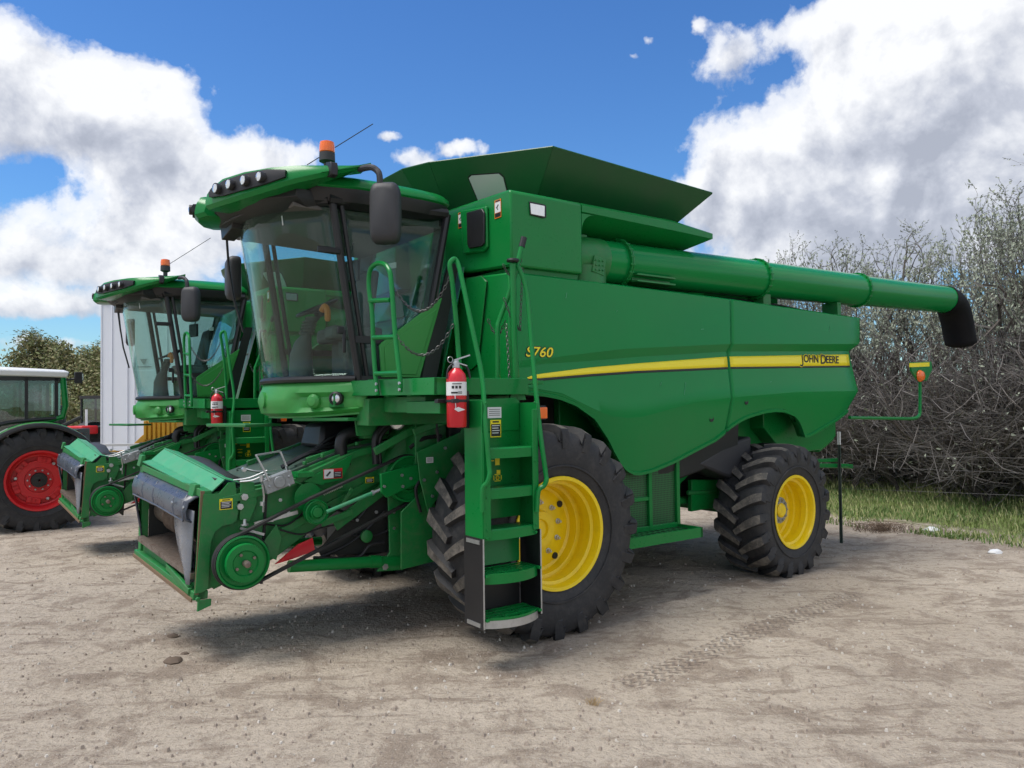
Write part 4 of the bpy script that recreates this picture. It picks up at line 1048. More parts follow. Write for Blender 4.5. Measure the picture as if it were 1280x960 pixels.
b = M(); pp=[(0.7, -2.31, 1.407),(0.7, -2.202, 1.38),(0.7, -2.176, 1.216),(0.7, -2.241, 1.067),(0.7, -2.317, 1.088)]; b.slab(pp,.018,(1,0,0)); b.build('roller_plate', MT['dusty'], fh, bevel=.004)
# drive pulleys
def pulley(c, r, w, grooves=1, name='pulley', hub=.3, m='green'):
    c = Vector(c); b = M(); x0 = -w/2
    p = [(x0, r*.2), (x0, r)]
    for k in range(grooves):
        a = x0 + w*(k)/grooves; d = w/grooves
        p += [(a+d*.1, r), (a+d*.5, r*.90), (a+d*.9, r)]
    p += [(w/2, r), (w/2+.004, r*.93), (w/2-.016, r*.88), (w/2-.02, r*.62), (w/2+.006, r*.56), (w/2+.01, r*.5), (w/2-.004, r*hub*1.2), (w/2+.012, r*hub), (w/2+.014, .012)]
    b.lathe(p, c, 0, 40, True); o = b.build(name, MT[m], fh, ang=30); return o
pl1 = pulley((0.9, -2.353, 0.792), .205, .07, 1); 
b = M(); c=Vector((0.9, -2.353, 0.792)); b.lathe([( -.06,.10),(-.06,.215),(-.045,.222),(-.02,.222),(-.01,.21)],c,0,40,True); b.build('pulley_guard', MT['belt'], pl1)
b = M(); b.lathe([(.05,.15),(.085,.145),(.088,.10),(.075,.09),(.075,.02)],c,0,36); b.build('pulley_face', MT['green'], pl1)
b = M(); b.lathe([(.05,.026),(.14,.026),(.145,.018),(.145,.002)],c,0,16)
for k in range(4): b.lathe_dir([(.07,.013),(.095,.012)],c+Vector((0,.075*math.cos(PI/2*k+.5),.075*math.sin(PI/2*k+.5))),(1,0,0),6)
b.build('shaft_bolts', MT['bare'], pl1)
pl2 = pulley((0.9, -0.908, 1.339), .205, .07, 1, hub=.4)
pl3 = pulley((0.88, -1.747, 1.118), .100, .06, 1, hub=.4)
b = M(); b.lathe_dir([(-.10,.09),(-.05,.12),(-.045,.12),(-.04,.03)],(0.8, -1.763, 1.23),(1,0,0),24); b.build('idler_backplate', MT['green'], pl3)
# belts
b = M()
c1=Vector((0.885, -2.348, 0.789)); c2=Vector((0.885, -0.9, 1.338)); c3=Vector((0.885, -1.749, 1.118))
def beltstrip(pts, w=.055, th=.018):
    for p,q in zip(pts,pts[1:]): pass
    rings=[]; n=len(pts)
    for i,p in enumerate(pts):
        d=(pts[min(i+1,n-1)]-pts[max(i-1,0)]).normalized(); u_=Vector((1,0,0)); v_=u_.cross(d)
        rings.append([p-u_*w/2-v_*th/2,p+u_*w/2-v_*th/2,p+u_*w/2+v_*th/2,p-u_*w/2+v_*th/2])
    b.loft(rings)
def arc(c,r,a0,a1,n=18): return [c+Vector((0,r*math.cos(a0+(a1-a0)*i/n),r*math.sin(a0+(a1-a0)*i/n))) for i in range(n+1)]
dv=(c2-c1); ang=math.atan2(dv.z,dv.y)
up1=arc(c1,.205,ang-PI/2-.0,ang-PI*1.5,24)   # bottom -> round the front -> top
up2=arc(c2,.205,ang+PI/2,ang-PI/2,24)
beltstrip(up1+[c3+Vector((0,-.05,.115))]+up2+[up1[0]])
b.build('drive_belt', MT['belt'], fh, ang=60)
b = M(); pp=[Vector((0.97, -1.215, 1.406)),Vector((0.97, -0.857, 1.468)),Vector((0.97, -0.825, 1.395)),Vector((0.97, -0.85, 1.298)),Vector((0.97, -1.157, 1.196)),Vector((0.97, -1.209, 1.241))]
b.slab(pp,.03,(1,0,0)); ab = b.build('pulley_arm', MT['green'], fh, bevel=.006)
b = M(); 
for q in ((1.0, -0.93, 1.348),(1.0, -1.009, 1.284),(1.0, -1.186, 1.297),(1.0, -1.016, 1.382)): b.bolt(q,(1,0,0),.014,.014)
b.build('arm_bolts', MT['steel'], ab)
b = M(); b.tube([(0.93, -1.677, 1.117),(0.95, -1.267, 1.244)],.016,10); o=b.build('tension_rod', MT['worn'], fh); b=M(); b.tube([(0.95, -1.282, 1.239),(0.96, -1.196, 1.267)],.014,8); b.lathe_dir([(-.01,.022),(.01,.022)],(0.955, -1.269, 1.245),(0,.9,.3),6); b.build('rod_end', MT['steel'], o)
# tensioner frame behind the idler
b = M(); b.bar((0.78, -1.659, 0.998),(0.78, -1.383, 1.073),.03,.05); b.bar((0.76, -1.484, 1.115),(0.76, -1.372, 1.277),.02,.03); b.bar((0.74, -1.528, 0.966),(0.74, -1.072, 1.239),.02,.10); b.tube(smooth_path([(0.74, -2.012, 1.356),(0.74, -1.863, 1.359),(0.74, -1.655, 1.263),(0.74, -1.364, 1.261)]),.008,6)
b.tube([(0.76, -1.592, 1.28),(0.76, -1.431, 1.309)],.014,8); b.lathe_dir([(0,.055),(.03,.055),(.04,.03)],(0.72, -1.229, 0.841),(1,0,0),18)
b.slab([(0.72, -2.191, 0.82),(0.72, -2.026, 1.028),(0.72, -1.98, 0.912),(0.72, -2.028, 0.734)],.012,(1,0,0)) 
b.build('tensioner', MT['dusty'], fh, bevel=.003)
b = M(); b.slab([(0.72, -2.041, 0.703),(0.72, -1.845, 0.843),(0.72, -1.72, 0.883),(0.72, -1.7, 0.773),(0.72, -1.887, 0.729)],.015,(1,0,0)); b.build('safety_stop', MT['red'], fh)
# lift cylinder
b = M(); b.tube([(0.78, -1.943, 0.68),(0.78, -1.386, 0.633),(0.78, -1.175, 0.619)],.050,16); b.tube([(0.78, -1.221, 0.625),(0.78, -1.129, 0.613)],.056,16); b.bar((0.78, -1.175, 0.619),(0.78, -0.924, 0.601),.06,.08)
b.build('lift_cylinder', MT['green'], fh)
b = M(); b.tube([(-.5,-1.93,.66),(-.5,-1.15,.62)],.045,10); b.build('lift_cylinder', MT['green'], fh)
# hitch plates down from the axle
b = M(); b.slab([(0.78, -1.046, 1.184),(0.78, -0.821, 1.202),(0.78, -0.757, 1.015),(0.78, -0.712, 0.573),(0.78, -0.909, 0.513),(0.78, -1.16, 0.533),(0.78, -1.034, 0.686)],.02,(1,0,0))
b.slab([(0.95, -1.013, 0.556),(0.95, -1.009, 1.056),(0.95, -0.684, 1.313),(0.95, -0.626, 0.589)],.02,(1,0,0))
b.slab([(1.05, -0.9, 1.58),(1.05, -0.444, 1.74),(1.05, -0.382, 1.884),(1.05, -0.407, 1.302),(1.05, -0.678, 1.178),(1.05, -0.793, 1.047),(1.05, -0.87, 1.334)],.015,(1,0,0))
b.build('axle_bracket', MT['dusty'], comb, bevel=.005)
b = M()
b.box(-1.1,1.1,-.35,.35,.70,1.15); b.box(.85,1.18,-.30,.30,.55,1.25); b.box(-1.18,-.85,-.30,.30,.55,1.25); b.box(-.9,.9,-.75,-.4,1.15,2.0)
b.box(-.95,.95,-.85,-.6,1.35,1.95); b.bar((1.0,-.9,1.75),(1.0,-.2,1.95),.02,.07); b.bar((0.9, -1.225, 1.589),(0.95, -0.509, 1.945),.03,.07)
b.tube([(.62,-.95,1.30),(.62,-.65,1.95)],.16,20)
b.build('front_axle', MT['dusty'], comb, bevel=.01)
# dark void behind the feeder, and hoses
b = M()
b.slab([(0.45, -1.446, 1.615),(0.45, -1.445, 1.794),(0.45, -0.739, 1.773),(0.45, -0.741, 1.584)],.02,(1,0,0)) if False else None
b.tube(smooth_path([(0.62, -1.369, 1.463),(0.62, -1.413, 1.62),(0.62, -1.382, 1.725),(0.62, -1.267, 1.756),(0.62, -1.135, 1.752),(0.62, -1.032, 1.821),(0.62, -0.91, 1.877)],6),.055,12)
b.tube(smooth_path([(0.8, -1.162, 1.476),(0.8, -1.168, 1.687),(0.8, -1.121, 1.777),(0.8, -1.034, 1.838),(0.8, -0.922, 1.879)],6),.032,10)
b.tube(smooth_path([(0.8, -1.123, 1.473),(0.8, -1.129, 1.671),(0.8, -1.082, 1.755),(0.8, -1.003, 1.809)],6),.02,8)
b.tube(smooth_path([(0.72, -1.648, 1.145),(0.72, -1.43, 1.071),(0.72, -1.319, 0.991),(0.72, -1.126, 1.185)],6),.012,8)
b.tube(smooth_path([(0.74, -2.0, 0.982),(0.74, -1.825, 0.924),(0.74, -1.657, 0.959),(0.74, -1.477, 0.974)],6),.008,8)
b.tube(smooth_path([(0.76, -1.723, 0.721),(0.76, -1.451, 0.68),(0.76, -1.302, 0.681),(0.76, -1.21, 0.761),(0.76, -1.071, 0.772)],6),.014,8)
for k in range(6):
    x=-.3+.16*k; b.tube(smooth_path([(x,-1.2,1.62),(x+.02,-1.0,1.80+.03*(k%3)),(x+.05,-.8,1.86),(x,-.6,1.8)],5),.03,8)
b.build('hoses', MT['black'], comb)
b = M(); b.loft([[(-.30,-1.45,1.60),(.22,-1.45,1.60),(.22,-1.0,1.66),(-.30,-1.0,1.66)],[(-.28,-1.40,1.82),(.18,-1.40,1.84),(.18,-1.0,1.90),(-.28,-1.0,1.88)]]); b.build('rubber_curtain', MT['black'], comb, bevel=.04)
b = M(); rr_ = random.Random(8)
for k in range(9):
    y0 = -1.9+.11*k; z0 = lerp([(-2.02,1.40),(-1.35,1.63),(-.72,1.71)], y0)+.03
    b.tube(smooth_path([(.50-.06*k,y0,z0),(.50-.05*k,y0+.25,z0+.10+.04*rr_.random()),(.45-.05*k,y0+.5,z0+.12),(.4,-.75,1.9)],5),.014+.008*rr_.random(),6)
for (p,q,w_) in (((0.7, -1.699, 0.689),(0.72, -1.048, 1.035),.012),((0.6, -1.602, 0.729),(0.62, -0.951, 0.943),.018),((0.7, -1.423, 0.874),(0.75, -0.905, 0.917),.010),((0.55, -1.471, 0.706),(0.6, -0.828, 0.707),.016),((0.68, -1.773, 1.099),(0.7, -2.119, 1.035),.008)):
    m_ = (Vector(p)+Vector(q))/2+Vector((.0,.02,-.06)); b.tube(smooth_path([p,m_,q],6),w_,6)
b.tube(smooth_path([(1.0, -0.83, 1.045),(1.0, -0.875, 1.26),(1.0, -0.753, 1.393),(1.0, -0.644, 1.601),(1.0, -0.666, 1.818)],5),.016,6)
b.tube(smooth_path([(0.9, -0.881, 1.608),(0.95, -0.762, 1.691),(1.0, -0.609, 1.708)],5),.02,6)
b.build('hydraulic_hoses', MT['black'], comb)
b = M()
for (px_,k) in (((0.735, -1.459, 1.144),.0),((0.735, -1.249, 1.161),.0),((0.735, -1.318, 0.992),.0),((0.725, -1.754, 1.303),.0),((0.725, -1.845, 1.243),.0),((0.725, -1.927, 1.118),.0),((0.725, -1.994, 1.223),.0),((0.725, -2.061, 1.065),.0),((0.79, -1.161, 1.053),.0),((0.79, -0.989, 1.037),.0),((0.79, -0.99, 0.895),.0),((0.79, -0.831, 0.662),.0),((1.07, -0.704, 1.394),.0),((1.07, -0.619, 1.603),.0),((1.07, -0.834, 1.333),.0),((1.07, -0.755, 1.186),.0)):
    b.bolt(px_,(1,0,0),.015,.014)
b.build('frame_bolts', MT['steel'], comb)
b = M()
def spring(a, c, r, n_):
    a=Vector(a); c=Vector(c); d=(c-a).normalized(); u_=d.orthogonal().normalized(); v_=d.cross(u_); L=(c-a).length
    b.tube([a+d*L*i/(n_*8)+(u_*math.cos(i*PI/4)+v_*math.sin(i*PI/4))*r for i in range(n_*8+1)],.004,4,False)
for (a_,c_2,w_) in (((0.72, -2.203, 1.046),(0.74, -1.851, 1.112),.03),((0.7, -2.311, 1.023),(0.72, -2.125, 0.954),.02)): b.bar(a_,c_2,.02,w_)
spring((0.8, -1.651, 1.255),(0.8, -1.478, 1.316),.018,12)
b.build('tension_spring', MT['steel'], fh)
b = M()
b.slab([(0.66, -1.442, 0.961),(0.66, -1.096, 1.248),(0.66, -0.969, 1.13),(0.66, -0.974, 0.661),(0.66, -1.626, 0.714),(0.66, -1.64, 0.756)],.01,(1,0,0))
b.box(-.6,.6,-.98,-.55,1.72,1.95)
b.build('shade_filler', MT['dark'], comb)  # near-black sheets added as shade under the cab and beside the feeder
b = M()
b.box(.5,.75,-1.25,-1.15,1.70,1.78); b.box(.2,.7,-1.02,-.98,1.73,1.80); b.bar((.55,-1.7,1.52),(.55,-.9,1.72),.04,.05); b.bar((-.45,-1.9,1.45),(-.45,-.9,1.74),.04,.05)
for k in range(5): b.bolt((.64,-1.75+.16*k,lerp([(-2.02,1.40),(-1.35,1.63),(-.72,1.71)],-1.75+.16*k)),(0,0,1),.02,.03)
b.build('deck_brackets', MT['dusty'], fh, bevel=.004)
decal(comb, (1.08, -0.781, 1.505), .07, .05, 'white'); decal(fh, (0.74, -1.196, 1.333), .08, .05, 'caution')
# oval work light
c=Vector((0.86, -0.985, 1.852)); b = M(); b.lathe_dir([(-.06,.05),(-.02,.082),(.0,.084)],c,(.62,-.78,0),22); w=b.build('lower_work_lamp', MT['mirror_shell'], comb); b=M(); b.lathe_dir([(.0,.080),(.014,.070),(.024,.03),(.026,.005)],c,(.62,-.78,0),22); b.build('lens', MT['lensclear'], w)
# coupler block with handle and cables
b = M(); b.hexa([(0.78, -2.124, 1.387),(0.78, -1.945, 1.427),(.66,-1.96,1.40),(.66,-2.16,1.37),(0.78, -2.105, 1.315),(0.78, -1.932, 1.347),(.66,-1.96,1.30),(.66,-2.16,1.27)]) if False else None
cb=Vector((0.8, -2.039, 1.383)); b.obox(cb,.09,.24,.12,(1,0,0),(0,.95,.3),(0,-.3,.95))
b.lathe_dir([(.045,.05),(.06,.048),(.06,.03)],cb,(1,0,0),18)
for q in ((.08,.04),(-.08,.04),(.08,-.03),(-.08,-.03)): b.bolt(cb+Vector((.045,q[0],q[1])),(1,0,0),.014,.012)
cbo = b.build('coupler_block', MT['alu'], fh, bevel=.01)
b = M(); hp=[Vector((0.86, -2.131, 1.4)),Vector((0.86, -2.169, 1.485)),Vector((0.86, -2.232, 1.609)),Vector((0.8, -2.018, 1.628)),Vector((0.8, -1.966, 1.502)),Vector((0.82, -1.953, 1.443))]
for p,q in zip(hp,hp[1:]): b.bar(p,q,.022,.012)
b.build('coupler_handle', MT['steel'], cbo)
b = M()
b.tube(smooth_path([(0.72, -2.316, 1.396),(0.78, -2.233, 1.407),(0.8, -2.124, 1.453)],5),.007,6); b.tube(smooth_path([(0.68, -2.354, 1.408),(0.76, -2.252, 1.426),(0.8, -2.123, 1.479)],5),.006,6)
b.tube(smooth_path([(0.66, -2.253, 1.491),(0.7, -2.169, 1.468),(0.66, -2.004, 1.462)],5),.006,6)
b.tube([(0.82, -2.169, 1.368),(0.8, -2.15, 1.275),(0.78, -2.151, 1.144)],.008,6); b.lathe_dir([(0,.02),(.03,.02)],(0.8, -2.163, 1.199),(0,0,1),8); b.lathe_dir([(0,.016),(.05,.018)],(0.82, -2.175, 1.394),(0,0,1),8)
b.lathe_dir([(0,.03),(.012,.03),(.014,.015),(.05,.012)],(0.78, -2.297, 1.051),(0,0,1),10)
b.build('linkage', MT['steel'], fh)
b = M(); b.slab([(0.73, -1.798, 1.36),(0.73, -1.65, 1.431),(0.73, -1.357, 1.566),(0.73, -1.387, 1.471),(0.73, -1.47, 1.351),(0.73, -1.615, 1.334),(0.73, -1.629, 1.321)],.012,(1,0,0))
b.box(.60,.78,-1.86,-1.72,1.40,1.44); b.build('edge_guard', MT['green'], fh)
decal(fh, (0.745, -1.541, 1.412), .17, .085, 'danger')
b = M(); b.obox((0.78, -1.218, 1.892),.01,.11,.045); b.build('serial_plate', MT['white'], comb)

# ================================================================== fire extinguisher
def extinguisher(label):
    # local frame = combine frame with origin at the cylinder foot
    e = empty('fire_extinguisher', (0,0,0)); tag(e, label, 'fire extinguisher', 'fire extinguishers strapped beside the cab ladders')
    b = M(); b.lathe([(0,.066),(.008,.074),(.36,.074),(.395,.066),(.425,.040),(.44,.024),(.45,.022)],(0,0,0),2,28,True); cy=b.build('cylinder', MT['red'], e, ang=50)
    b = M(); b.lathe([(.235,.0745),(.235,.0762),(.335,.0762),(.335,.0745)],(0,0,0),2,28); lb=b.build('paper_label', MT['white'], cy)
    b = M(); 
    for (a,z,w,h) in ((-.9,.295,.018,.02),(-.55,.295,.018,.02),(-.2,.295,.018,.02),(-.75,.255,.05,.012),(-.2,.26,.03,.006),(-.2,.25,.03,.004),(-.5,.32,.07,.006)):
        d=Vector((math.cos(a),math.sin(a),0)); b.obox(d*.0765+Vector((0,0,z)),w,.002,h,(-d.y,d.x,0),d,(0,0,1))
    b.build('label_print', MT['black'], lb)
    b = M(); b.lathe([(.44,.028),(.48,.028),(.485,.02),(.50,.02)],(0,0,0),2,14,True); b.bar((0,-.02,.495),(.03,.10,.535),.02,.01); b.bar((0,-.02,.485),(.03,.075,.455),.018,.008)
    b.tube([Vector((-.01,-.045,.50))+Vector((0,.022*math.cos(t*PI/6),.022*math.sin(t*PI/6))) for t in range(13)],.003,5); b.build('valve', MT['steel'], e)
    b = M(); b.tube(smooth_path([(.0,.03,.47),(.02,.085,.44),(.03,.10,.36)],4),.009,8); b.tube(smooth_path([(0,-.03,.47),(0,-.07,.43),(0,-.084,.36)],4),.007,8); b.build('hose', MT['black'], e)
    b = M(); b.lathe([(.185,.0755),(.185,.080),(.205,.080),(.205,.0755)],(0,0,0),2,28); b.box(-.10,-.03,.06,.13,-.01,.27); b.obox((.06,-.05,.195),.03,.05,.03); b.box(-.12,-.07,-.12,.13,.18,.21); b.build('bracket', MT['black'], e, bevel=.003)
    b = M(); b.tube([(.06,-.05,.235),(.07,-.05,.13)],.003,5); b.slab([(.085,-.075,.135),(.085,-.04,.115),(.085,.02,.13),(.085,-.04,.15)],.003,(1,0,0)); b.build('tag', MT['white'], e)
    return e
EXL = Vector((2.15, -1.161, 1.824))

def placed(o, loc, base, rot):
    ca, sa = math.cos(rot), math.sin(rot); v = Vector(loc)
    o.location = (base[0]+v.x*ca-v.y*sa, base[1]+v.x*sa+v.y*ca, base[2]+v.z); o.rotation_euler = (0,0,rot)
ex1 = extinguisher('red fire extinguisher with white label strapped beside the ladder of the near combine')
placed(ex1, EXL, (OC[0],OC[1],0), ROT)
# ---- second combine
B2c = (-4.20, 12.80, -.09); R2 = -R(56.6)
HND = [o_ for o_ in bpy.data.objects if o_.name.split('.')[0] in ('coupler_handle','rubber_curtain')]
comb2 = copy_tree(comb, None, HND); comb2.location = B2c; comb2.rotation_euler = (0,0,R2)
tag(comb2, 'second green combine harvester standing further back, half hidden behind the near combine', 'combine harvester')
ex2 = copy_tree(ex1); tag(ex2, 'smaller looking red fire extinguisher on the combine further back, left of the near cab', 'fire extinguisher'); placed(ex2, EXL, B2c, R2)

# ================================================================== TRACTOR at the left edge
OT_ = (-8.786, 14.1304)
tr = empty('tractor', (OT_[0], OT_[1], -.10), ROT)
tag(tr, 'green tractor with white roof and red rear rim, at the left edge of the photo', 'tractor')
def twheel(x, y, z, side, *a):
    e = bpy.data.objects.new('wheel', None); C.objects.link(e); e.parent = tr; e.location = (x,y,z); wheel(e,(0,0,0),side,*a); return e
twheel(.82,0,.86,1,.92,.66,.50,20,MT['rimred'],'red'); twheel(-.82,0,.86,-1,.92,.66,.50,20,MT['rimred'],'red')
twheel(.84,-2.6,.64,1,.68,.5,.36,18,MT['rimred'],'red'); twheel(-.84,-2.6,.64,-1,.68,.5,.36,18,MT['rimred'],'red')
for sd in (1,-1):
    b = M(); g = M(); rows=[]; rows2=[]
    for k in range(21):
        a = R(24)+(R(165)-R(24))*k/20; rr = 1.0
        c0=(0+rr*math.cos(a), .86+rr*math.sin(a)*.99)
        rows.append([(sd*.48,c0[0],c0[1]+.02),(sd*1.0,c0[0],c0[1]+.02),(sd*1.08,c0[0],c0[1])])
        rows2.append([(sd*1.08,c0[0]*1.01,c0[1]+.005),(sd*1.17,c0[0]*1.0,c0[1]-.005),(sd*1.18,c0[0]*.985,c0[1]-.04),(sd*1.18,c0[0]*.955,c0[1]-.075)])
    b.loft(rows,closed=False); f = b.build('fender', MT['plastic'], tr, ang=50); s=f.modifiers.new('sol','SOLIDIFY'); s.thickness=.02
    g.loft(rows2,closed=False); o = g.build('fender_edge', MT['mirror_shell'], f, ang=50); s=o.modifiers.new('sol','SOLIDIFY'); s.thickness=.02
def TZ(p, x=None): return (x if x is not None else p[0], p[1], p[2]+.10)
roofp = [TZ((0.85, -0.567, 2.742)),TZ((0.85, 0.433, 2.646)),TZ((0.85, 0.458, 2.503)),TZ((0.85, -0.566, 2.619))]
b = M(); zt = roofp[1][2]; yr = roofp[1][1]
b.loft([[(-.80,-1.45,zt-.05),(.82,-1.45,zt-.05),(.88,yr,zt-.10),(-.85,yr,zt-.10)],[(-.84,-1.5,zt+.05),(.86,-1.5,zt+.05),(.88,yr+.03,zt-.0),(-.85,yr+.03,zt-.0)],[(-.74,-1.4,zt+.12),(.76,-1.4,zt+.12),(.74,yr-.05,zt+.04),(-.74,yr-.05,zt+.04)]])
b.build('roof', MT['white'], tr, bevel=.02)
gy = lambda p: p
pz = .86+1.02; ym = (0.8, -0.18, 2.152)[1]
b = M()
for sd in (1,-1):
    b.tube([(sd*.80,yr-.06,zt-.10),(sd*.82,yr-.02,zt-.6),(sd*.80,yr-.06,1.95),(sd*.78,yr-.35,1.86)],.05,8)
b.build('rear_pillar', MT['green'], tr)
b = M()
for sd in (1,-1):
    for y in (yr-.16,ym,-1.4): b.bar((sd*.80,y,zt-.10),(sd*.80,y,1.25 if y<-1 else 1.9),.05,.05)
    b.bar((sd*.80,-1.42,zt-.12),(sd*.80,yr-.1,zt-.12),.05,.07)
    b.tube(smooth_path([(sd*.81,yr-.16,1.92),(sd*.82,-.45,1.86),(sd*.84,-.75,1.72),(sd*.85,-1.1,1.35)],5),.035,8)
b.bar((-.8,yr-.1,zt-.12),(.8,yr-.1,zt-.12),.05,.08)
b.build('cab_frame', MT['black'], tr)
for sd in (1,-1):
    b = M(); b.slab([(sd*.79,yr-.16,1.93),(sd*.79,ym,1.76),(sd*.79,ym,zt-.12),(sd*.79,yr-.16,zt-.12)],.006,(1,0,0)); b.build('side_window', MT['tglass'], tr)
    b = M(); b.slab([(sd*.79,ym-.02,1.72),(sd*.79,-1.40,1.0),(sd*.79,-1.40,zt-.12),(sd*.79,ym-.02,zt-.12)],.006,(1,0,0)); b.build('door_window', MT['tglass'], tr)
b = M(); b.slab([(-.78,yr-.1,1.9),(.78,yr-.1,1.9),(.78,yr-.1,zt-.12),(-.78,yr-.1,zt-.12)],.006,(0,1,0)); b.build('rear_window', MT['tglass'], tr)
b = M(); b.slab([(-.78,-1.42,1.5),(.78,-1.42,1.5),(.78,-1.42,zt-.12),(-.78,-1.42,zt-.12)],.006,(0,1,0)); b.build('front_window', MT['tglass'], tr)
b = M(); b.box(-.35,.35,-2.9,-1.4,.9,1.65); b.hexa([(-.38,-3.3,.9),(.38,-3.3,.9),(.42,-1.4,.95),(-.42,-1.4,.95),(-.30,-3.2,1.45),(.30,-3.2,1.45),(.40,-1.4,1.75),(-.40,-1.4,1.75)]); b.build('bonnet', MT['green'], tr, bevel=.05)
b = M(); b.box(-.4,.4,-1.4,.35,.6,1.4); b.box(-.3,.3,-2.9,.2,.5,.9); b.box(-.48,.48,-.9,.3,1.3,1.85); b.tube([(-.9,0,.86),(.9,0,.86)],.14,12); b.tube([(-.9,-2.6,.64),(.9,-2.6,.64)],.10,12); b.bar((.2,.3,.9),(.2,1.0,.6),.08,.12); b.bar((-.2,.3,.9),(-.2,1.0,.6),.08,.12); b.box(.3,.62,-1.3,-.95,.5,.9)
b.build('chassis', MT['dark'], tr, bevel=.02)
b = M(); b.box(-.25,.25,-.55,-.1,1.4,1.55); b.box(-.25,.25,-.15,-.02,1.5,2.2); b.build('seat', MT['seat'], tr, bevel=.04)
b = M(); b.tube([(.80,yr,zt-.14),(.86,yr+.12,zt-.12)],.02,8); b.obox((.88,yr+.17,zt-.10),.10,.12,.20); q=b.build('rear_work_lamp', MT['black'], tr, bevel=.02)
b = M(); b.obox((.90,yr+.235,zt-.09),.07,.02,.12); b.build('lens', MT['lensclear'], q)
b = M(); b.bar((.86,-.72,1.60),(.90,-.45,1.75),.03,.05); b.build('door_strip', MT['white'], tr)

# small red tractor far behind
def red_tractor():
    e = empty('tractor', ((-16.255, 30.0, 1.838)[0], 30, 0), R(-20)); tag(e, 'small distant red tractor with dark cab beyond the green tractor', 'tractor')
    b = M(); b.box(-.6,.6,-.2,1.3,1.0,1.3); b.box(-.25,.25,-1.1,-.1,.8,1.2); b.box(-1.0,-.6,.1,1.1,1.0,1.2); b.box(.6,1.0,.1,1.1,1.0,1.2); b.build('body', MT['dark'], e, bevel=.04); b = M(); b.box(-.42,.42,-1.0,-.25,1.0,1.32); b.build('bonnet', MT['rimred'], e, bevel=.05)
    b = M(); b.box(-.75,.75,-.1,1.25,2.36,2.48)
    for x in (-.7,.7):
        for y in (-.05,.6,1.2): b.bar((x,y,1.4),(x,y,2.4),.06,.06)
    b.build('cab_frame', MT['black'], e)
    b = M(); b.box(-.69,.69,-.04,1.19,1.45,2.36); b.build('cab_glass', MT['tglass'], e)
    for x in (-.95,.95):
        for y, r in ((.6,.75),(-1.7,.5)):
            b = M(); b.lathe([(-.2,r*.5),(-.2,r*.95),(-.12,r),(.12,r),(.2,r*.95),(.2,r*.5)],(x,y,r),0,28,True); w=b.build('tyre', MT['rubber'], e)
            b = M(); b.lathe([(-.12,.02),(-.21,r*.5),(.21,r*.5),(.12,.02)],(x,y,r),0,20,True); b.build('rim', MT['rimred'], w)
red_tractor()
# dark implement standing beside it
e = empty('field_sprayer', ((-15.008, 26.0, 1.871)[0], 26, 0), R(10)); tag(e, 'dark folded farm implement right behind the rear of the green tractor', 'implement')
b = M(); b.box(-.9,.5,-.5,.5,.7,1.3); b.tube([(-.4,0,1.3),(-.4,0,2.1)],.3,10); b.bar((-.9,-.3,1.0),(.5,-.3,1.7),.12,.12); b.build('frame', MT['dark'], e, bevel=.03)
b = M(); b.box(.1,.5,-.55,.35,1.0,1.25); b.build('tank', MT['rimred'], e, bevel=.08)
b = M(); b.tube([(.55,0,1.4),(.55,0,1.95)],.04,8); b.build('mast', MT['white'], e)
for x in (-.5,.5):
    b = M(); b.lathe([(-.15,.2),(-.15,.42),(.15,.42),(.15,.2)],(x*1.8,0,.42),0,22,True); b.build('tyre', MT['rubber'], e)

# white metal tank-like building
wb = (-12.857, 24.0, 5.353)
e = empty('storage_tower', (wb[0], 24, 0), R(-6)); tag(e, 'tall white metal storage tower standing behind the second combine', 'storage tower')
b = M(); H_ = wb[2]; b.box(0,3.0,0,3.4,-.2,H_); b.build('wall', MT['whitepaint'], e, bevel=.06)
b = M()
for x in (.03,.38,2.2,2.96): b.box(x-.02,x+.02,-.03,0,-.2,H_-.05)
b.box(-.03,3.03,-.04,.0,H_-.10,H_+.02)
b.build('rib', MT['whitepaint'], e, bevel=.008)
b = M(); b.box(1.10,2.0,-.025,0,.3,3.15); d=b.build('door', MT['whitepaint'], e, bevel=.015)
b = M(); b.box(1.12,1.16,-.06,-.02,.8,2.9); b.box(.88,.91,-.04,0,.3,3.3); b.build('hinge_bar', MT['whitepaint'], d)
b = M(); b.slab([(1.32,-.03,3.50),(1.56,-.03,3.50),(1.44,-.03,3.32)],.006,(0,-1,0)); b.slab([(1.22,-.03,3.27),(1.70,-.03,3.27),(1.70,-.03,3.24),(1.22,-.03,3.24)],.006,(0,-1,0)); b.build('emblem', MT['alu'], e)

# yellow implement between
MT['orangeyellow'] = mat('orange_yellow_paint', (.62,.33,.02), .5, dirt=.4, dcol=(.25,.17,.08))
e = empty('seed_drill', ((-7.884, 17.0, 1.097)[0], 17, .28), R(4)); tag(e, 'yellow farm implement with ribbed hopper and long frame standing before the white tower', 'implement')
b = M()
for k in range(7): b.box(-.25+.1*k,-.19+.1*k,-.05,.5,1.0,1.42)
b.box(-.27,.45,0,.5,1.0,1.4); b.hexa([(-.5,0,.9),(-.2,0,.9),(-.2,.4,.9),(-.5,.4,.9),(-.3,0,1.1),(-.2,0,1.15),(-.2,.4,1.15),(-.3,.4,1.1)]); b.build('hopper', MT['orangeyellow'], e, bevel=.01)
b = M(); b.box(-1.0,2.6,-.1,.0,.62,.78); b.box(-1.0,2.6,.5,.6,.5,.62)
b.tube([(.75,0,1.2),(1.25,0,1.28)],.09,12); b.build('frame', MT['orangeyellow'], e, bevel=.01)
b = M()
for k in range(8): b.box(-1.0+.45*k,-.78+.45*k,-.115,-.10,.70,.75)
b.box(-1.2,1.4,-.2,-.12,.88,.93); b.build('marker_bar', MT['white'], e)
b = M()
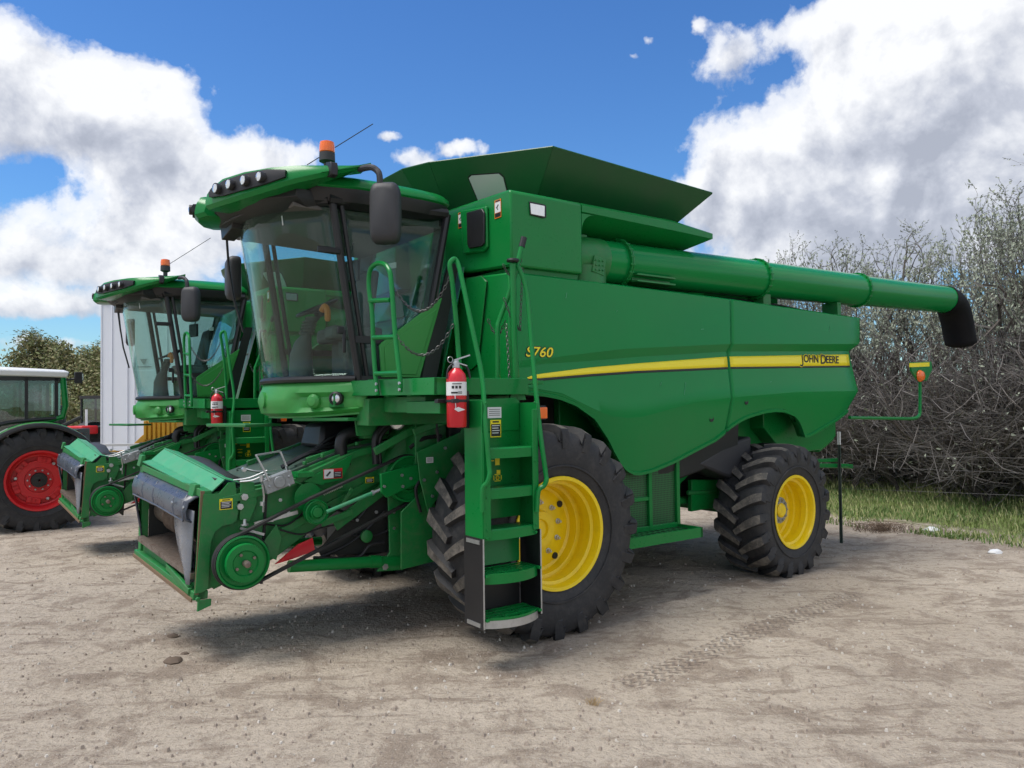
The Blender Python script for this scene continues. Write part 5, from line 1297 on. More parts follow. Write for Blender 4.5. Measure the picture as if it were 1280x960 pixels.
for k in range(7): b.box(-.78+.45*k,-.56+.45*k,-.118,-.102,.70,.75)
b.build('red_marker', MT['red'], e)
b = M()
for k in range(9): b.tube([(-.9+.4*k,.2,.6),(-.9+.4*k,.35,.25),(-.9+.4*k,.2,.0)],.03,6); b.lathe([(-.02,.01),(0,.2),(.02,.01)],(-.8+.4*k,.2,.18),0,16)
b.tube([(-.3,-.1,.9),(.35,-.1,.95)],.05,8)
b.build('discs', MT['dark'], e)

# ================================================================== SETTING
import numpy as np
def axis(a, b, step, far):
    v = list(np.arange(a, b, step)); s = step; x = b
    while x < far: s *= 1.18; x += s; v.append(x)
    s = step; x = a; l = []
    while x > -far*.9: s *= 1.18; x -= s; l.append(x)
    return np.array(l[::-1]+v)
gx = axis(-6.5, 8.5, .055, 900); gy_ = axis(3.0, 13.5, .055, 1100)
def gz(x, y, fine=True):
    base = -.10*max(0,min(1,(-x-1.5)/2.5))*max(0,min(1,(y-8.5)/3))
    if abs(x) > 60 or y > 90 or y < -30: return base+.0
    s = (x-5.5)*.8+(y-13.2)*.6
    v = Vector((x*.35, y*.35, 0)); h = .035*noise.noise(v)
    if fine:
        h += .020*noise.noise(Vector((x*1.5,y*1.5,3))) + .022*abs(noise.noise(Vector((x*3.6,y*3.6,7)))) + .011*noise.noise(Vector((x*8,y*8,1)))
    if s > 0: h += min(s,3)*.03
    # churned soil behind the front tyre and ruts
    d = math.hypot((x-1.75)/.7,(y-7.3)/.35)
    if d < 1 and fine: h += (1-d)*.05*abs(noise.noise(Vector((x*7,y*7,5))))
    # flatten a little under the wheels
    return base + h*.8
nx, ny = len(gx), len(gy_)
vs = []
for yy in gy_:
    for xx in gx: vs.append((float(xx), float(yy), gz(float(xx), float(yy))))
fs = [(j*nx+i, j*nx+i+1, (j+1)*nx+i+1, (j+1)*nx+i) for j in range(ny-1) for i in range(nx-1)]
me = bpy.data.meshes.new('ground'); me.from_pydata(vs, [], fs); me.polygons.foreach_set('use_smooth', [True]*len(me.polygons))
go = bpy.data.objects.new('ground', me); C.objects.link(go); tag(go, kind='structure')
m = bpy.data.materials.new('dry_dirt'); q = N(m)
geo = q.n('ShaderNodeNewGeometry').outputs['Position']
sp = q.n('ShaderNodeSeparateXYZ'); q.link(geo, sp.inputs[0]); X, Y = sp.outputs[0], sp.outputs[1]
big = q.noise(geo, .45, 4, .6, .3); med = q.noise(geo, 2.2, 7, .68, .5); fine = q.noise(geo, 16, 6, .65); grit = q.noise(geo, 85, 4, .7)
st = q.n('ShaderNodeMapping', i={'Rotation': (0,0,R(-42)), 'Scale': (1.0,5.0,1)}); q.link(geo, st.inputs[0]); streak = q.noise(st.outputs[0], 1.1, 7, .7, .8)
col = q.mix(q.ramp(big, [(.35,0),(.68,1)]), (.55,.475,.385), (.46,.39,.31))
col = q.mix(q.math('MULTIPLY', q.ramp(med, [(.50,0),(.60,1)]), .68), col, (.25,.195,.15))
col = q.mix(q.math('MULTIPLY', q.ramp(streak, [(.54,0),(.62,1)]), .62), col, (.22,.17,.13))
col = q.mix(q.math('MULTIPLY', q.ramp(med, [(.25,1),(.42,0)]), .5), col, (.55,.48,.40))
col = q.mix(q.math('MULTIPLY', q.ramp(fine, [(.50,0),(.66,1)]), .50), col, (.24,.19,.15))
col = q.mix(q.math('MULTIPLY', q.ramp(q.noise(geo, 36, 6, .7), [(.54,0),(.66,1)]), .45), col, (.22,.17,.135))
col = q.mix(q.math('MULTIPLY', q.ramp(grit, [(.55,0),(.70,1)]), .6), col, (.66,.60,.53))
col = q.mix(q.math('MULTIPLY', q.ramp(grit, [(.28,1),(.42,0)]), .35), col, (.20,.155,.12))
# darker soil patch near the machine, edge broken by noise
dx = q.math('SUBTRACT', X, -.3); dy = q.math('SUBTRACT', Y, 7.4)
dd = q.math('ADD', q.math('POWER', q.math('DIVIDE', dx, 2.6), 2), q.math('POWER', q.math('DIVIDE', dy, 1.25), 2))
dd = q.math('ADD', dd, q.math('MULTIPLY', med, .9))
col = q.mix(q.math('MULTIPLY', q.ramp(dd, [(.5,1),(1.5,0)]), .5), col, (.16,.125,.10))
# tyre tread print
A = (0.541, 5.23, 0.0); Bp = (3.602, 8.059, 0.0)
tv = Vector((Bp[0]-A[0], Bp[1]-A[1])); TL = tv.length; tv /= TL; nv = Vector((-tv.y, tv.x))
al = q.math('ADD', q.math('MULTIPLY', q.math('SUBTRACT', X, A[0]), tv.x), q.math('MULTIPLY', q.math('SUBTRACT', Y, A[1]), tv.y))
ac = q.math('ADD', q.math('MULTIPLY', q.math('SUBTRACT', X, A[0]), nv.x), q.math('MULTIPLY', q.math('SUBTRACT', Y, A[1]), nv.y))
ac = q.math('ADD', ac, q.math('MULTIPLY', q.math('SUBTRACT', big, .5), .25))
inw = q.math('LESS_THAN', q.math('ABSOLUTE', ac), .13)
inl = q.math('MULTIPLY', q.math('GREATER_THAN', al, q.math('MULTIPLY', med, .6)), q.math('LESS_THAN', al, q.math('ADD', TL-.5, q.math('MULTIPLY', med, .6))))
msk = q.math('MULTIPLY', q.math('MULTIPLY', inw, inl), q.ramp(fine, [(.34,0),(.50,1)]))
bars = q.math('SINE', q.math('ADD', q.math('MULTIPLY', al, 2*PI/.085), q.math('MULTIPLY', q.math('SINE', q.math('MULTIPLY', ac, 2*PI/.085)), 1.6)))
bars = q.math('MULTIPLY', q.math('ADD', bars, 1), .5)
col = q.mix(q.math('MULTIPLY', q.math('MULTIPLY', msk, bars), .55), col, (.22,.17,.14))
# verge
sd_ = q.math('ADD', q.math('MULTIPLY', q.math('SUBTRACT', X, 5.5), .8), q.math('MULTIPLY', q.math('SUBTRACT', Y, 13.2), .6))
sd_ = q.math('ADD', sd_, q.math('MULTIPLY', q.math('SUBTRACT', q.noise(geo, 1.3, 6, .7), .5), 2.2))
gcol = q.mix(q.noise(geo, 9, 6, .7), (.12,.17,.05), (.20,.22,.09))
gcol = q.mix(q.math('MULTIPLY', q.ramp(fine, [(.45,0),(.65,1)]), .6), gcol, (.20,.18,.10))
gm = q.ramp(q.math('MULTIPLY', q.math('ADD', sd_, .1), 1.0), [(0,0),(.35,1)])
col = q.mix(gm, col, gcol)
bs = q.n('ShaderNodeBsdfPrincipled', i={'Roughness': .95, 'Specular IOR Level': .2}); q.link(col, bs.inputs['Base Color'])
hgt = q.math('ADD', q.math('ADD', q.math('MULTIPLY', fine, .055), q.math('MULTIPLY', grit, .016)), q.math('MULTIPLY', q.math('MULTIPLY', bars, msk), -.030))
hgt = q.math('ADD', hgt, q.math('MULTIPLY', med, .06)); hgt = q.math('ADD', hgt, q.math('MULTIPLY', streak, .04))
bp = q.n('ShaderNodeBump', i={'Strength': .9, 'Distance': 1.0}); q.link(hgt, bp.inputs['Height']); q.link(bp.outputs[0], bs.inputs['Normal'])
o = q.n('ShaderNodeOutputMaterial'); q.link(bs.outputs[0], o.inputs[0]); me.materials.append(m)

# pebbles, clods: loose stuff
def pebbles(name, n, smin, smax, mt, area, seed, mats=None):
    rnd = random.Random(seed); b = M()
    for i in range(n):
        x, y = area(rnd)
        s = smin+(smax-smin)*rnd.random()**3; z = gz(x,y)
        a = rnd.random()*6.3; ca, sa = math.cos(a)*s, math.sin(a)*s
        top = [(x+ca*.5,y+sa*.5),(x-sa*.55,y+ca*.55),(x-ca*.45,y-sa*.6),(x+sa*.6,y-ca*.5)]
        h = s*(.35+.5*rnd.random())
        k = len(b.v)
        b.v += [(p[0],p[1],z-s*.1) for p in top]+[(x+(p[0]-x)*.55,y+(p[1]-y)*.55,z+h*(.7+.3*rnd.random())) for p in top]
        for f in ((4,5,6,7),(0,1,5,4),(1,2,6,5),(2,3,7,6),(3,0,4,7)): b.f.append(tuple(k+j for j in f)); b.m.append(0)
    o = b.build(name, mt, None, ang=60, recalc=False); tag(o, kind='stuff'); return o
def near(r):
    y = 3.2+ (r.random()**1.5)*10; x = (r.random()*2-1)*y*.72; return x, y
MT['stone'] = mat('pale_stone', (.58,.54,.48), .9, var=.4, dscale=20); MT['clod'] = mat('dirt_clod', (.36,.30,.245), .95, var=.5, dscale=20)
MT['mud'] = mat('dark_mud', (.13,.095,.07), .95, var=.4, dscale=20)
def pl(o, l, c): o['label'] = l; o['category'] = c
o = pebbles('gravel', 2400, .005, .030, MT['stone'], near, 1); pl(o, 'small pale stones scattered over the bare dirt yard', 'gravel')
o = pebbles('loose_dirt', 7000, .006, .034, MT['clod'], near, 2); pl(o, 'small crumbs and clods of dry dirt on the yard', 'dirt')
def clod(label, x, y, s, seed, m='mud'):
    b = M(); r = random.Random(seed)
    n=7; c=Vector((0,0,0))
    rings=[]
    for (h,k) in ((-.2,1),(.15,1.05),(.45,.75),(.6,.3)):
        rings.append([Vector((math.cos(2*PI*j/9)*s*k*(.7+.5*r.random()),math.sin(2*PI*j/9)*s*k*(.6+.4*r.random()),h*s*(.8+.3*r.random()))) for j in range(9)])
    b.loft(rings); o = b.build('dirt_clod', MT[m], None, ang=30); o.location=(x,y,gz(x,y)); tag(o,label,'clod of dirt','dark clods lying on the bare dirt'); return o
for (lb,p,s,sd) in (('dark flat clod in front of the near feeder house, the nearest of the three clods',(-2.674, 6.046, 0.0),.07,3),('dark rounded clod just right of the nearest clod',(-2.67, 6.256, 0.0),.035,4),('dark clod furthest back of the three clods in front of the feeder house',(-2.969, 6.712, 0.0),.05,5)):
    clod(lb,p[0],p[1],s,sd)
def rock(lb,p,s,sd):
    o = clod(lb,p[0],p[1],s,sd,'white'); o.name='white_stone'; o['category']='stone'; o['group']='white stones by the verge'
rock('flat white stone lying at the edge of the grass beyond the bare patch',(6.264, 11.557, 0.0),.11,8); rock('white stone at the grass edge near the right border of the photo',(6.173, 9.906, 0.0),.09,9)

# ---- grass
def grass():
    rnd = random.Random(11); v=[]; f=[]; mi=[]
    def blade(x,y,h,w,m,lean):
        z = gz(x,y,False)+.0; a = rnd.random()*6.3; dx,dy=math.cos(a),math.sin(a); lx,ly=math.cos(a+1.5)*lean*h,math.sin(a+1.5)*lean*h
        k=len(v); v.extend([(x-dx*w,y-dy*w,z-.02),(x+dx*w,y+dy*w,z-.02),(x+dx*w*.6+lx*.4,y+dy*w*.6+ly*.4,z+h*.6),(x+lx,y+ly,z+h)]); f.append((k,k+1,k+2,k+3)); mi.append(m)
    for i in range(95000):
        t = -9+rnd.random()*24; s = rnd.random()**1.3*9.5-.9
        if s < .3 and noise.noise(Vector((t*1.2,s*1.2,0)))+rnd.random()*.4 < .25: continue
        x = 5.5+.6*t+.8*s; y = 13.2-.8*t+.6*s
        if y < 5 or x < 2.5 or abs(x)/max(y,.1) > .78: continue
        tall = max(0,min(1,(s-2.5)/2)); n1 = noise.noise(Vector((x*.8,y*.8,0)))
        if rnd.random() < .25+.4*tall*(n1>-.1):
            blade(x,y,.07+.09*tall+rnd.random()*.07,.006,2 if rnd.random()<.55 else 1,.35)
        else: blade(x,y,.035+.05*rnd.random()+.03*tall,.009,0 if n1<.1 else 1,.6)
    me = bpy.data.meshes.new('grass'); me.from_pydata(v,[],f)
    for nm,c in (('grass_dark',(.13,.22,.05)),('grass_mid',(.25,.33,.09)),('grass_straw',(.52,.52,.24))): me.materials.append(mat(nm,c,.7,var=.5,dscale=3))
    me.polygons.foreach_set('material_index',mi)
    o = bpy.data.objects.new('grass',me); C.objects.link(o); tag(o,kind='stuff'); pl(o,'green grass verge with straw coloured tips before the thicket','grass')
grass()
# ---- trees
MT['bark'] = mat('grey_brown_bark', (.11,.092,.078), .9, var=.5, bump=.4, dscale=6)
MT['twig'] = mat('grey_twig', (.165,.150,.138), .9, var=.5, dscale=3)
MT['leafA'] = mat('silver_green_leaf', (.36,.40,.30), .7, var=.5, dscale=1.5)
MT['leafB'] = mat('olive_leaf', (.17,.20,.07), .7, var=.5, dscale=1.0)
MT['leafC'] = mat('olive_brown_leaf', (.27,.25,.12), .7, var=.5, dscale=1.0)
def make_tree(name, seed, H, trunks, levels, nleaf, lsize, spread, undergrowth=0, leafm=('leafA',), lowleaf=.3, kids=(4,4,4,4), trunk_r=.10, lean=.45, jit=.022, up=.10, tr=1.0):
    r = random.Random(seed); T = M(); tw = M(); Lv=[]; Lf=[]; Lm=[]
    def rv(): return Vector((r.gauss(0,1),r.gauss(0,1),r.gauss(0,1)))
    ends=[]
    def grow(p, d, L, rad, lv):
        n = 4 if lv < 2 else 3; pts=[p.copy()]; q=p.copy(); dd=d.copy()
        for i in range(n):
            dd = (dd + rv()*(.16+.05*lv) + Vector((0,0,.05+.02*lv))).normalized(); q = q+dd*L/n; pts.append(q.copy())
        rads=[max(.004,rad*(1-.6*i/n)) for i in range(n+1)]
        (T if lv < 3 else tw).tube(pts, rads, 7 if lv==0 else 5 if lv<3 else 3, False)
        if lv >= levels-1: ends.append((pts, lv))
        if lv >= levels: return
        k = kids[min(lv,len(kids)-1)]
        for i in range(k):
            t = (.25+.75*(i+.6)/k); j=min(n-1,int(t*n)); pp = pts[j].lerp(pts[j+1], t*n-j if t*n-j<1 else 1)
            side = rv(); side -= dd*side.dot(dd); side.normalize()
            nd = (dd*(.6+.3*r.random())+side*(.42+.28*r.random())+Vector((0,0,up))).normalized()
            grow(pp, nd, L*(.62+.18*r.random()), rad*.48, lv+1)
    for i in range(trunks):
        a = 2*PI*i/trunks+r.random(); l = lean*(.4+r.random())
        grow(Vector((math.cos(a)*.15*trunks**.5,math.sin(a)*.15*trunks**.5,-.1)), Vector((math.cos(a)*l,math.sin(a)*l,1)).normalized(), H*.42*(.8+.3*r.random()), trunk_r*(.8+.5*r.random()), 0)
    for i in range(undergrowth):
        a=r.random()*6.3; rr=r.random()*spread; p=Vector((math.cos(a)*rr*.6,math.sin(a)*rr*.6,r.random()*1.2)); d=Vector((math.cos(a+r.gauss(0,.6)),math.sin(a+r.gauss(0,.6)),.3+1.2*r.random())).normalized(); L=.8+1.5*r.random(); pts=[p]; 
        for k in range(5): d=(d+rv()*.14+Vector((0,0,-.20 if k>1 else .05))).normalized(); pts.append(pts[-1]+d*L/5)
        tw.tube(pts,[q_*tr for q_ in (.009,.008,.007,.006,.005,.003)],3,False)
        if r.random()<.35: ends.append((pts[2:],9))
        for k in range(3):
            pp=pts[1+r.randrange(4)]; dd2=(rv()+d).normalized(); tw.tube([pp,pp+dd2*.25,pp+dd2*.45+Vector((0,0,.05))],[.005,.004,.003],3,False)
    per = max(1,int(nleaf/max(1,len(ends))))
    for pts, lv in ends:
        for i in range(per):
            t=(1-r.random()**1.6)*(len(pts)-1)*.999; j=int(t); p=pts[j].lerp(pts[min(j+1,len(pts)-1)],t-j)
            zf = p.z/H
            if zf < .45 and r.random() > lowleaf: continue
            p = p+rv()*jit; a=rv().normalized(); b_=a.cross(rv()).normalized(); s=lsize*(.6+.8*r.random())
            k=len(Lv); Lv.extend([tuple(p-a*s*.5-b_*s*.05),tuple(p+b_*s*.22),tuple(p+a*s*.55),tuple(p-b_*s*.22)]); Lf.append((k,k+1,k+2,k+3)); Lm.append(r.randrange(len(leafm)))
    zs_ = sorted(v_[2] for v_ in tw.v); zt = zs_[int(len(zs_)*.985)]
    k_ = H/zt
    for bb in (T,tw): bb.v=[(a*k_,b2*k_,c*k_) for a,b2,c in bb.v]
    Lv=[(a*k_,b2*k_,c*k_) for a,b2,c in Lv]
    sq = lambda c_: c_ if c_ < H*.97 else H*.97+(c_-H*.97)*.45
    for bb in (T,tw): bb.v=[(a,b2,sq(c)) for a,b2,c in bb.v]
    Lv=[(a,b2,sq(c)) for a,b2,c in Lv]
    root = empty(name,(0,0,0))
    T.build('trunk', MT['bark'], root, recalc=False); tw.build('twigs', MT['twig'], root, recalc=False)
    me=bpy.data.meshes.new('crown'); me.from_pydata(Lv,[],Lf)
    for q in leafm: me.materials.append(MT[q])
    me.polygons.foreach_set('material_index',Lm); o=bpy.data.objects.new('crown',me); C.objects.link(o); o.parent=root
    return root
TB = [make_tree('olive_tree', s, h, 5, 5, 24000, .066, 2.3, 200, ('leafA',), .15, (4,3,3,3,3), .17, .34, .018, .22, .6) for s,h in ((21,5.9),(22,5.7),(25,5.8))]
spots = [  # x, y, scale, rotation, variant, label
 (10.35,16.0,1.06,.3,0,'tallest grey-green leafing tree at the right edge of the photo'),
 (8.95,17.4,.99,1.9,1,'sparse grey-green tree right behind the black auger spout'),
 (7.95,19.0,.96,3.2,2,'grey-green tree rising above the flange nearest the end of the auger'),
 (6.7,20.3,.88,4.4,0,'grey-green tree above the middle of the auger, left of the taller ones'),
 (4.3,23.0,.95,5.3,1,'low grey-green tree whose tips just show above the auger behind the grain tank'),
 (12.2,13.6,.95,2.6,2,'bushy tree beyond the right border behind the wire fence'),
 (13.4,19.6,.95,.9,1,'bare-branched tree in the second row behind the tallest one at right'),
]
for i,(x,y,s,rz,v,lb) in enumerate(spots):
    used = [q[4] for q in spots[:i]]
    t = TB[v] if v not in used else copy_tree(TB[v])
    t.location=(x,y,gz(x,y,False)); t.rotation_euler=(0,0,rz); t.scale=(s*.68,s*.68,s); tag(t,lb,'tree','leafing trees of the thicket behind the fence')
# undergrowth of twigs between the trunks, low shrubs
UB = [make_tree('thicket_shrub', s, 2.9, 6, 3, 900, .05, 1.6, 380, ('leafA',), .4, (5,4,4), .045, .7, .02, .1, .55) for s in (41,42)]
sp2 = [(8.4,15.6),(9.5,14.1),(10.5,12.6),(7.2,17.1),(6.0,18.8),(4.8,20.6),(9.6,16.0),(7.9,18.2),(10.9,14.4),(3.4,22.2)]
lb2 = ['low tangle of bare grey twigs under the spout end of the auger','low grey twig shrub at the grass edge below the tallest tree','grey twig shrub at the far right of the thicket foot','grey twig shrub behind the orange marker lamp','grey twig shrub directly behind the rear corner of the combine','grey twig shrub hidden mostly by the rear of the combine','dense twig shrub in the second row below the tallest tree','dense twig shrub in the second row behind the marker lamp','dense twig shrub in the second row at the right edge','grey twig shrub farthest back along the thicket']
for i,((x,y),lb) in enumerate(zip(sp2,lb2)):
    t = UB[i] if i<2 else copy_tree(UB[i%2]); s=.85+.35*random.random()
    t.location=(x,y,gz(x,y,False)); t.rotation_euler=(0,0,random.random()*6); t.scale=(s*1.15,s*1.15,s); tag(t,lb,'shrub','twiggy shrubs of the thicket')
# dense background trees at the left and beyond the thicket
DT = make_tree('leafy_tree', 61, 6.0, 9, 4, 150000, .15, 2.5, 0, ('leafB','leafC'), .95, (5,5,4,4), .12, 1.5, .16)
wp = (-25.42, 45.0, 5.665)
for i,(x,y,s,lb) in enumerate(((wp[0]+1.1,45,1.0,'olive-green bushy tree behind the roof of the green tractor'),(wp[0]+4,46,.9,'olive-green tree partly behind the white tower'),(wp[0]-9.5,75,.42,'low distant tree just above the white tractor roof'),(wp[0]-17,80,.42,'low distant tree at the left edge behind the tractor cab'))):
    t = DT if i==0 else copy_tree(DT); t.location=(x,y,0); t.scale=(s*1.05,s*1.05,s); t.rotation_euler=(0,0,i*1.3); tag(t,lb,'tree','olive-green trees at the left in the distance')
# low tawny hill far behind the thicket
b = M(); rows=[]
for j in range(9):
    rows.append([])
    for i in range(60):
        a = R(-60)+R(120)*i/59; d = 170+22*j; hh = (0,.25,.5,.75,.92,1,.95,.8,.5)[j]*(7+3*noise.noise(Vector((i*.12,0,0))))*max(0,min(1,(a+.05)*3))
        rows[-1].append((math.sin(a)*d, math.cos(a)*d, hh-.3))
b.loft(rows,closed=False); o=b.build('hills', mat('dry_hill_grass',(.34,.30,.15),.9,var=.6,dscale=.05,dirt=.5,dcol=(.15,.16,.07)), None, ang=90); tag(o, kind='structure')

# ---- fence: steel post with white tip and two wires
fe = empty('wire_fence', (4.56,10.75,0)); tag(fe,'thin wire fence on dark green steel posts with white tips, behind the rear wheel','fence')
fd = Vector((.88,-.475,0)).normalized()
for k in (-1,0,1,2):
    p = fd*4.0*k; z0 = gz(4.56+p.x,10.75+p.y)
    b = M(); b.box(p.x-.022,p.x+.022,p.y-.004,p.y+.004,z0-.1,1.36); b.box(p.x-.004,p.x+.004,p.y-.03,p.y+.004,z0-.1,1.36)
    po = b.build('post', mat('dark_green_post',(.02,.045,.035),.6,dirt=.3) if k==-1 else bpy.data.materials['dark_green_post'], fe)
    b = M(); b.box(p.x-.023,p.x+.023,p.y-.005,p.y+.005,1.36,1.54); b.box(p.x-.005,p.x+.005,p.y-.031,p.y+.005,1.36,1.54); b.build('post_tip', MT['white'], po)
for z,dz in ((1.22,0),(1.06,-.05),(.75,0)):
    b = M(); b.tube([fd*-4+Vector((0,0,z)),Vector((0,0,z)),fd*4+Vector((0,0,z+dz)),fd*8+Vector((0,0,z+dz))],.0018,4); b.build('wire', MT['chain'], fe)
# dry weed tuft
w = (5.546, 11.609, 0.0); b = M(); r=random.Random(5)
for i in range(260):
    a=r.random()*6.3; rr=r.random()*.28; x=math.cos(a)*rr*1.6; y=math.sin(a)*rr; b.tube([(x,y,-.02),(x+r.gauss(0,.05),y+r.gauss(0,.05),.05+.05*r.random()),(x+r.gauss(0,.1),y+r.gauss(0,.1),.06+.10*r.random())],[.003,.003,.001],3,False)
o=b.build('dry_weed', mat('dry_weed_stem',(.16,.11,.075),.9), None, recalc=False); o.location=(w[0],w[1],gz(w[0],w[1])); tag(o,'brown dry weed tuft on the dirt just before the grass verge','weed')
w = (0.509, 5.081, 0.0); b = M()
for i in range(40):
    a=r.random()*6.3; rr=r.random()*.035; x=math.cos(a)*rr; y=math.sin(a)*rr; b.tube([(x,y,-.01),(x+r.gauss(0,.02),y+r.gauss(0,.02),.03+.02*r.random())],[.002,.001],3,False)
o=b.build('straw_tuft', mat('pale_straw',(.45,.33,.18),.9), None, recalc=False); o.location=(w[0],w[1],gz(w[0],w[1])); tag(o,'tiny tuft of pale straw at the near end of the tyre track','straw')

# ================================================================== SKY, SUN, CAMERA
SUN_EL, SUN_AZ = R(67), R(-108)
w = bpy.data.worlds.new('World'); bpy.context.scene.world = w; w.use_nodes = True; q = N(world=w)
sky = q.n('ShaderNodeTexSky', sky_type='NISHITA', sun_disc=False, sun_elevation=SUN_EL, sun_rotation=SUN_AZ, air_density=1.3, dust_density=.2, ozone_density=4.0)
dirn = q.n('ShaderNodeTexCoord').outputs['Generated']
sp = q.n('ShaderNodeSeparateXYZ'); q.link(dirn, sp.inputs[0]); dX,dY,dZ = sp.outputs
az = q.math('ARCTAN2', dX, dY); el = q.math('ARCSINE', dZ)
blobs = [ # direction, width, height, weight
 ((-0.5366,0.3351),.14,.065,1.15),((-0.5820,0.3545),.07,.05,.8),((-0.4722,0.3413),.06,.045,.7),((-0.5207,0.2017),.20,.040,.72),((-0.4253,0.2763),.07,.040,.85),((-0.3856,0.2226),.10,.05,.75),((-0.5666,0.1626),.12,.018,.6),
 ((-0.3396,0.2908),.10,.022,.62),((-0.2873,0.3134),.05,.022,.5),((-0.5439,0.1162),.16,.018,.75),((-0.5438,0.0718),.18,.012,.6),((-0.4638,0.1433),.10,.03,.7),
 ((-0.1606,0.3280),.022,.010,.8),((-0.0623,0.3217),.028,.012,.8),((-0.1218,0.3008),.045,.016,.8),
 ((0.4696,0.2802),.155,.115,1.5),((0.5585,0.3236),.12,.10,1.0),((0.3633,0.2392),.11,.065,1.1),((0.2886,0.2697),.055,.045,.9),((0.4383,0.3956),.06,.07,.85),((0.4927,0.2066),.18,.06,1.2),((0.4040,0.4342),.03,.035,.6),((0.5976,0.3966),.08,.05,.7),
 ((0.1947,0.4362),.010,.007,.50),((0.1771,0.4177),.010,.005,.45),((0.2915,0.4091),.025,.04,.50),((0.3349,0.4246),.035,.03,.48),((0.2583,0.4536),.010,.010,.45),((-0.4252,0.3733),.02,.012,.45),((0.3617,0.1638),.12,.03,.7),
]
tot = None
wob = q.n('ShaderNodeTexNoise', i={'Scale': 5.0, 'Detail': 6, 'Roughness': .62}); q.link(dirn, wob.inputs['Vector'])
wsep = q.n('ShaderNodeSeparateXYZ'); q.link(wob.outputs['Color'], wsep.inputs[0])
az2 = q.math('ADD', az, q.math('MULTIPLY', q.math('SUBTRACT', wsep.outputs[0], .5), .10)); el2 = q.math('ADD', el, q.math('MULTIPLY', q.math('SUBTRACT', wsep.outputs[1], .5), .07))
def field(azn, eln):
    tt = vv = None
    for (a,e),sa,se,wt in blobs:
        de = q.math('DIVIDE', q.math('SUBTRACT', eln, e), se)
        d = q.math('ADD', q.math('POWER', q.math('DIVIDE', q.math('SUBTRACT', azn, a), sa), 2), q.math('MULTIPLY', de, de))
        g = q.math('MULTIPLY', q.math('EXPONENT', q.math('MULTIPLY', d, -1)), wt)
        tt = g if tt is None else q.math('ADD', tt, g)
        gv = q.math('MULTIPLY', g, de); vv = gv if vv is None else q.math('ADD', vv, gv)
    return tt, vv
fld, vert = field(az2, el2)
n1 = q.noise(dirn, 7.5, 9, .57, .2); n2 = q.noise(dirn, 24, 8, .62)
bil = q.math('ABSOLUTE', q.math('SUBTRACT', q.noise(dirn, 13, 6, .55), .5))
dens = q.math('ADD', fld, q.math('ADD', q.math('MULTIPLY', q.math('SUBTRACT', n1, .5), 2.1), q.math('MULTIPLY', q.math('SUBTRACT', n2, .5), .55)))
dens = q.math('ADD', dens, q.math('MULTIPLY', q.math('SUBTRACT', .09, bil), .9))
dens = q.math('ADD', dens, q.math('MULTIPLY', q.math('MULTIPLY', q.math('SUBTRACT', .62, dY, clamp=True), 3.0, clamp=True), q.math('MULTIPLY', q.math('SUBTRACT', q.noise(dirn, 2.6, 7, .58), .38), 6)))
alpha = q.ramp(dens, [(.40,0),(.50,.30),(.62,.80),(.85,1)])
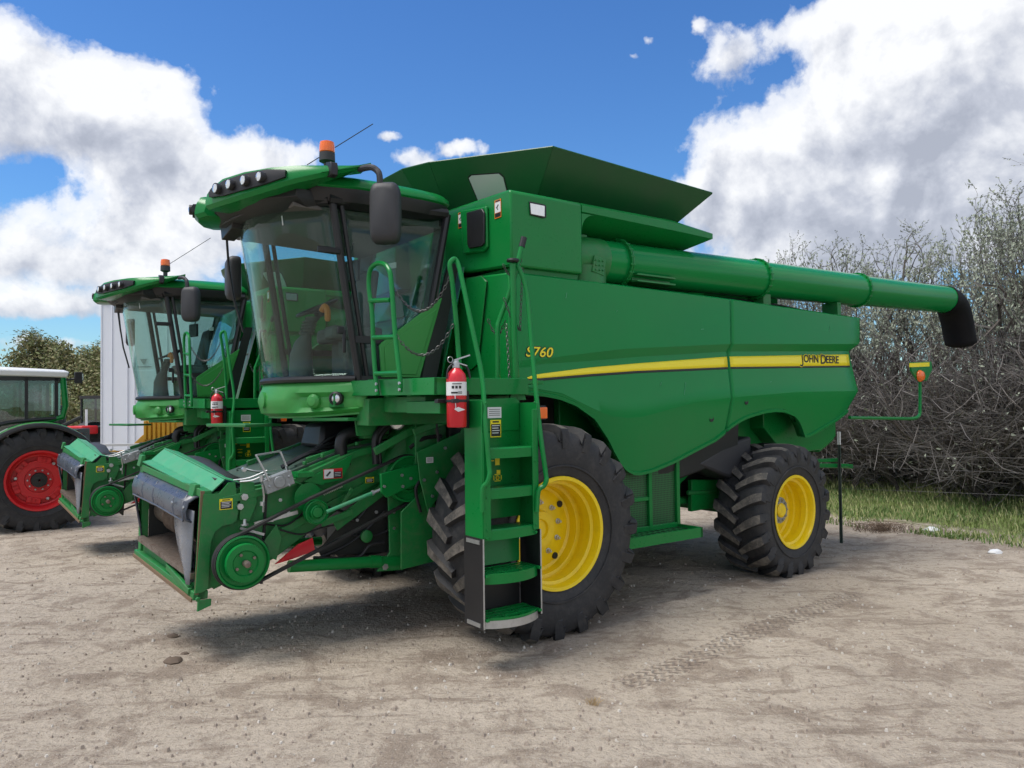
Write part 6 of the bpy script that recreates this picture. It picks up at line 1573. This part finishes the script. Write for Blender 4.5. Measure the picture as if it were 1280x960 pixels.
# shading: tops bright, bases grey-lavender, soft relief lit from the left
off = q.n('ShaderNodeVectorMath', operation='ADD', i={1: (-.022,.0,.026)}); q.link(dirn, off.inputs[0])
n1b = q.noise(off.outputs[0], 7.5, 6, .57, .2)
relief = q.math('ADD', q.math('MULTIPLY', q.math('SUBTRACT', n1, n1b), 3.0), q.math('MULTIPLY', q.math('SUBTRACT', .09, bil), .9))
relief = q.math('ADD', relief, q.math('MULTIPLY', q.math('SUBTRACT', n2, .5), .55))
vsh = q.math('MULTIPLY', q.math('DIVIDE', vert, q.math('ADD', fld, .35)), .55)
thick = q.math('MULTIPLY', q.math('SUBTRACT', fld, .70), .20, clamp=True)
lum = q.math('ADD', q.math('SUBTRACT', q.math('ADD', .78, vsh), thick), relief)
ccol = q.ramp(lum, [(.06,(.42,.45,.53)),(.36,(.55,.58,.66)),(.66,(.76,.78,.83)),(.95,(.94,.95,.97))])
cl_ = q.n('ShaderNodeVectorMath', operation='SCALE', i={'Scale': 7.6}); q.link(ccol, cl_.inputs[0])
hz = q.ramp(dZ, [(.0,(.60,.86,1.08)),(.25,(.44,.72,1.04)),(.60,(.34,.60,.95))])
skyc = q.mix(1.0, sky.outputs[0], hz, 'MULTIPLY')
fin = q.mix(q.math('MULTIPLY', alpha, .97), skyc, cl_.outputs[0])
bg = q.n('ShaderNodeBackground', i={'Strength': .105}); q.link(fin, bg.inputs[0])
o = q.n('ShaderNodeOutputWorld'); q.link(bg.outputs[0], o.inputs[0])
w.cycles.sampling_method = 'MANUAL'; w.cycles.sample_map_resolution = 512
sl = bpy.data.lights.new('sun','SUN'); sl.energy = 2.6; sl.angle = R(28); sl.color = (1,.95,.88)
so = bpy.data.objects.new('sun', sl); C.objects.link(so)
sdv = Vector((math.sin(SUN_AZ)*math.cos(SUN_EL), math.cos(SUN_AZ)*math.cos(SUN_EL), math.sin(SUN_EL)))
so.rotation_euler = sdv.to_track_quat('Z','Y').to_euler(); so.location = (0,0,30)
cd = bpy.data.cameras.new('camera'); cam = bpy.data.objects.new('camera', cd); C.objects.link(cam)
cd.sensor_width = 36; cd.lens = 27; cd.clip_end = 3000; cd.clip_start = .05
cam.location = (0,0,2.0)
pitch, roll = R(1.4), R(.7)
cam.matrix_world = Matrix.Translation((0,0,2.0)) @ Matrix.Rotation(PI/2+pitch, 4, 'X') @ Matrix.Rotation(-roll, 4, 'Z')
sc = bpy.context.scene; sc.camera = cam
sc.view_settings.view_transform = 'Standard'; sc.view_settings.look = 'None'; sc.view_settings.exposure = .44; sc.view_settings.gamma = 1
sc.render.engine = 'CYCLES'; sc.cycles.adaptive_threshold = .02; sc.cycles.max_bounces = 6; sc.cycles.transparent_max_bounces = 16; sc.cycles.caustics_reflective = False; sc.cycles.caustics_refractive = False
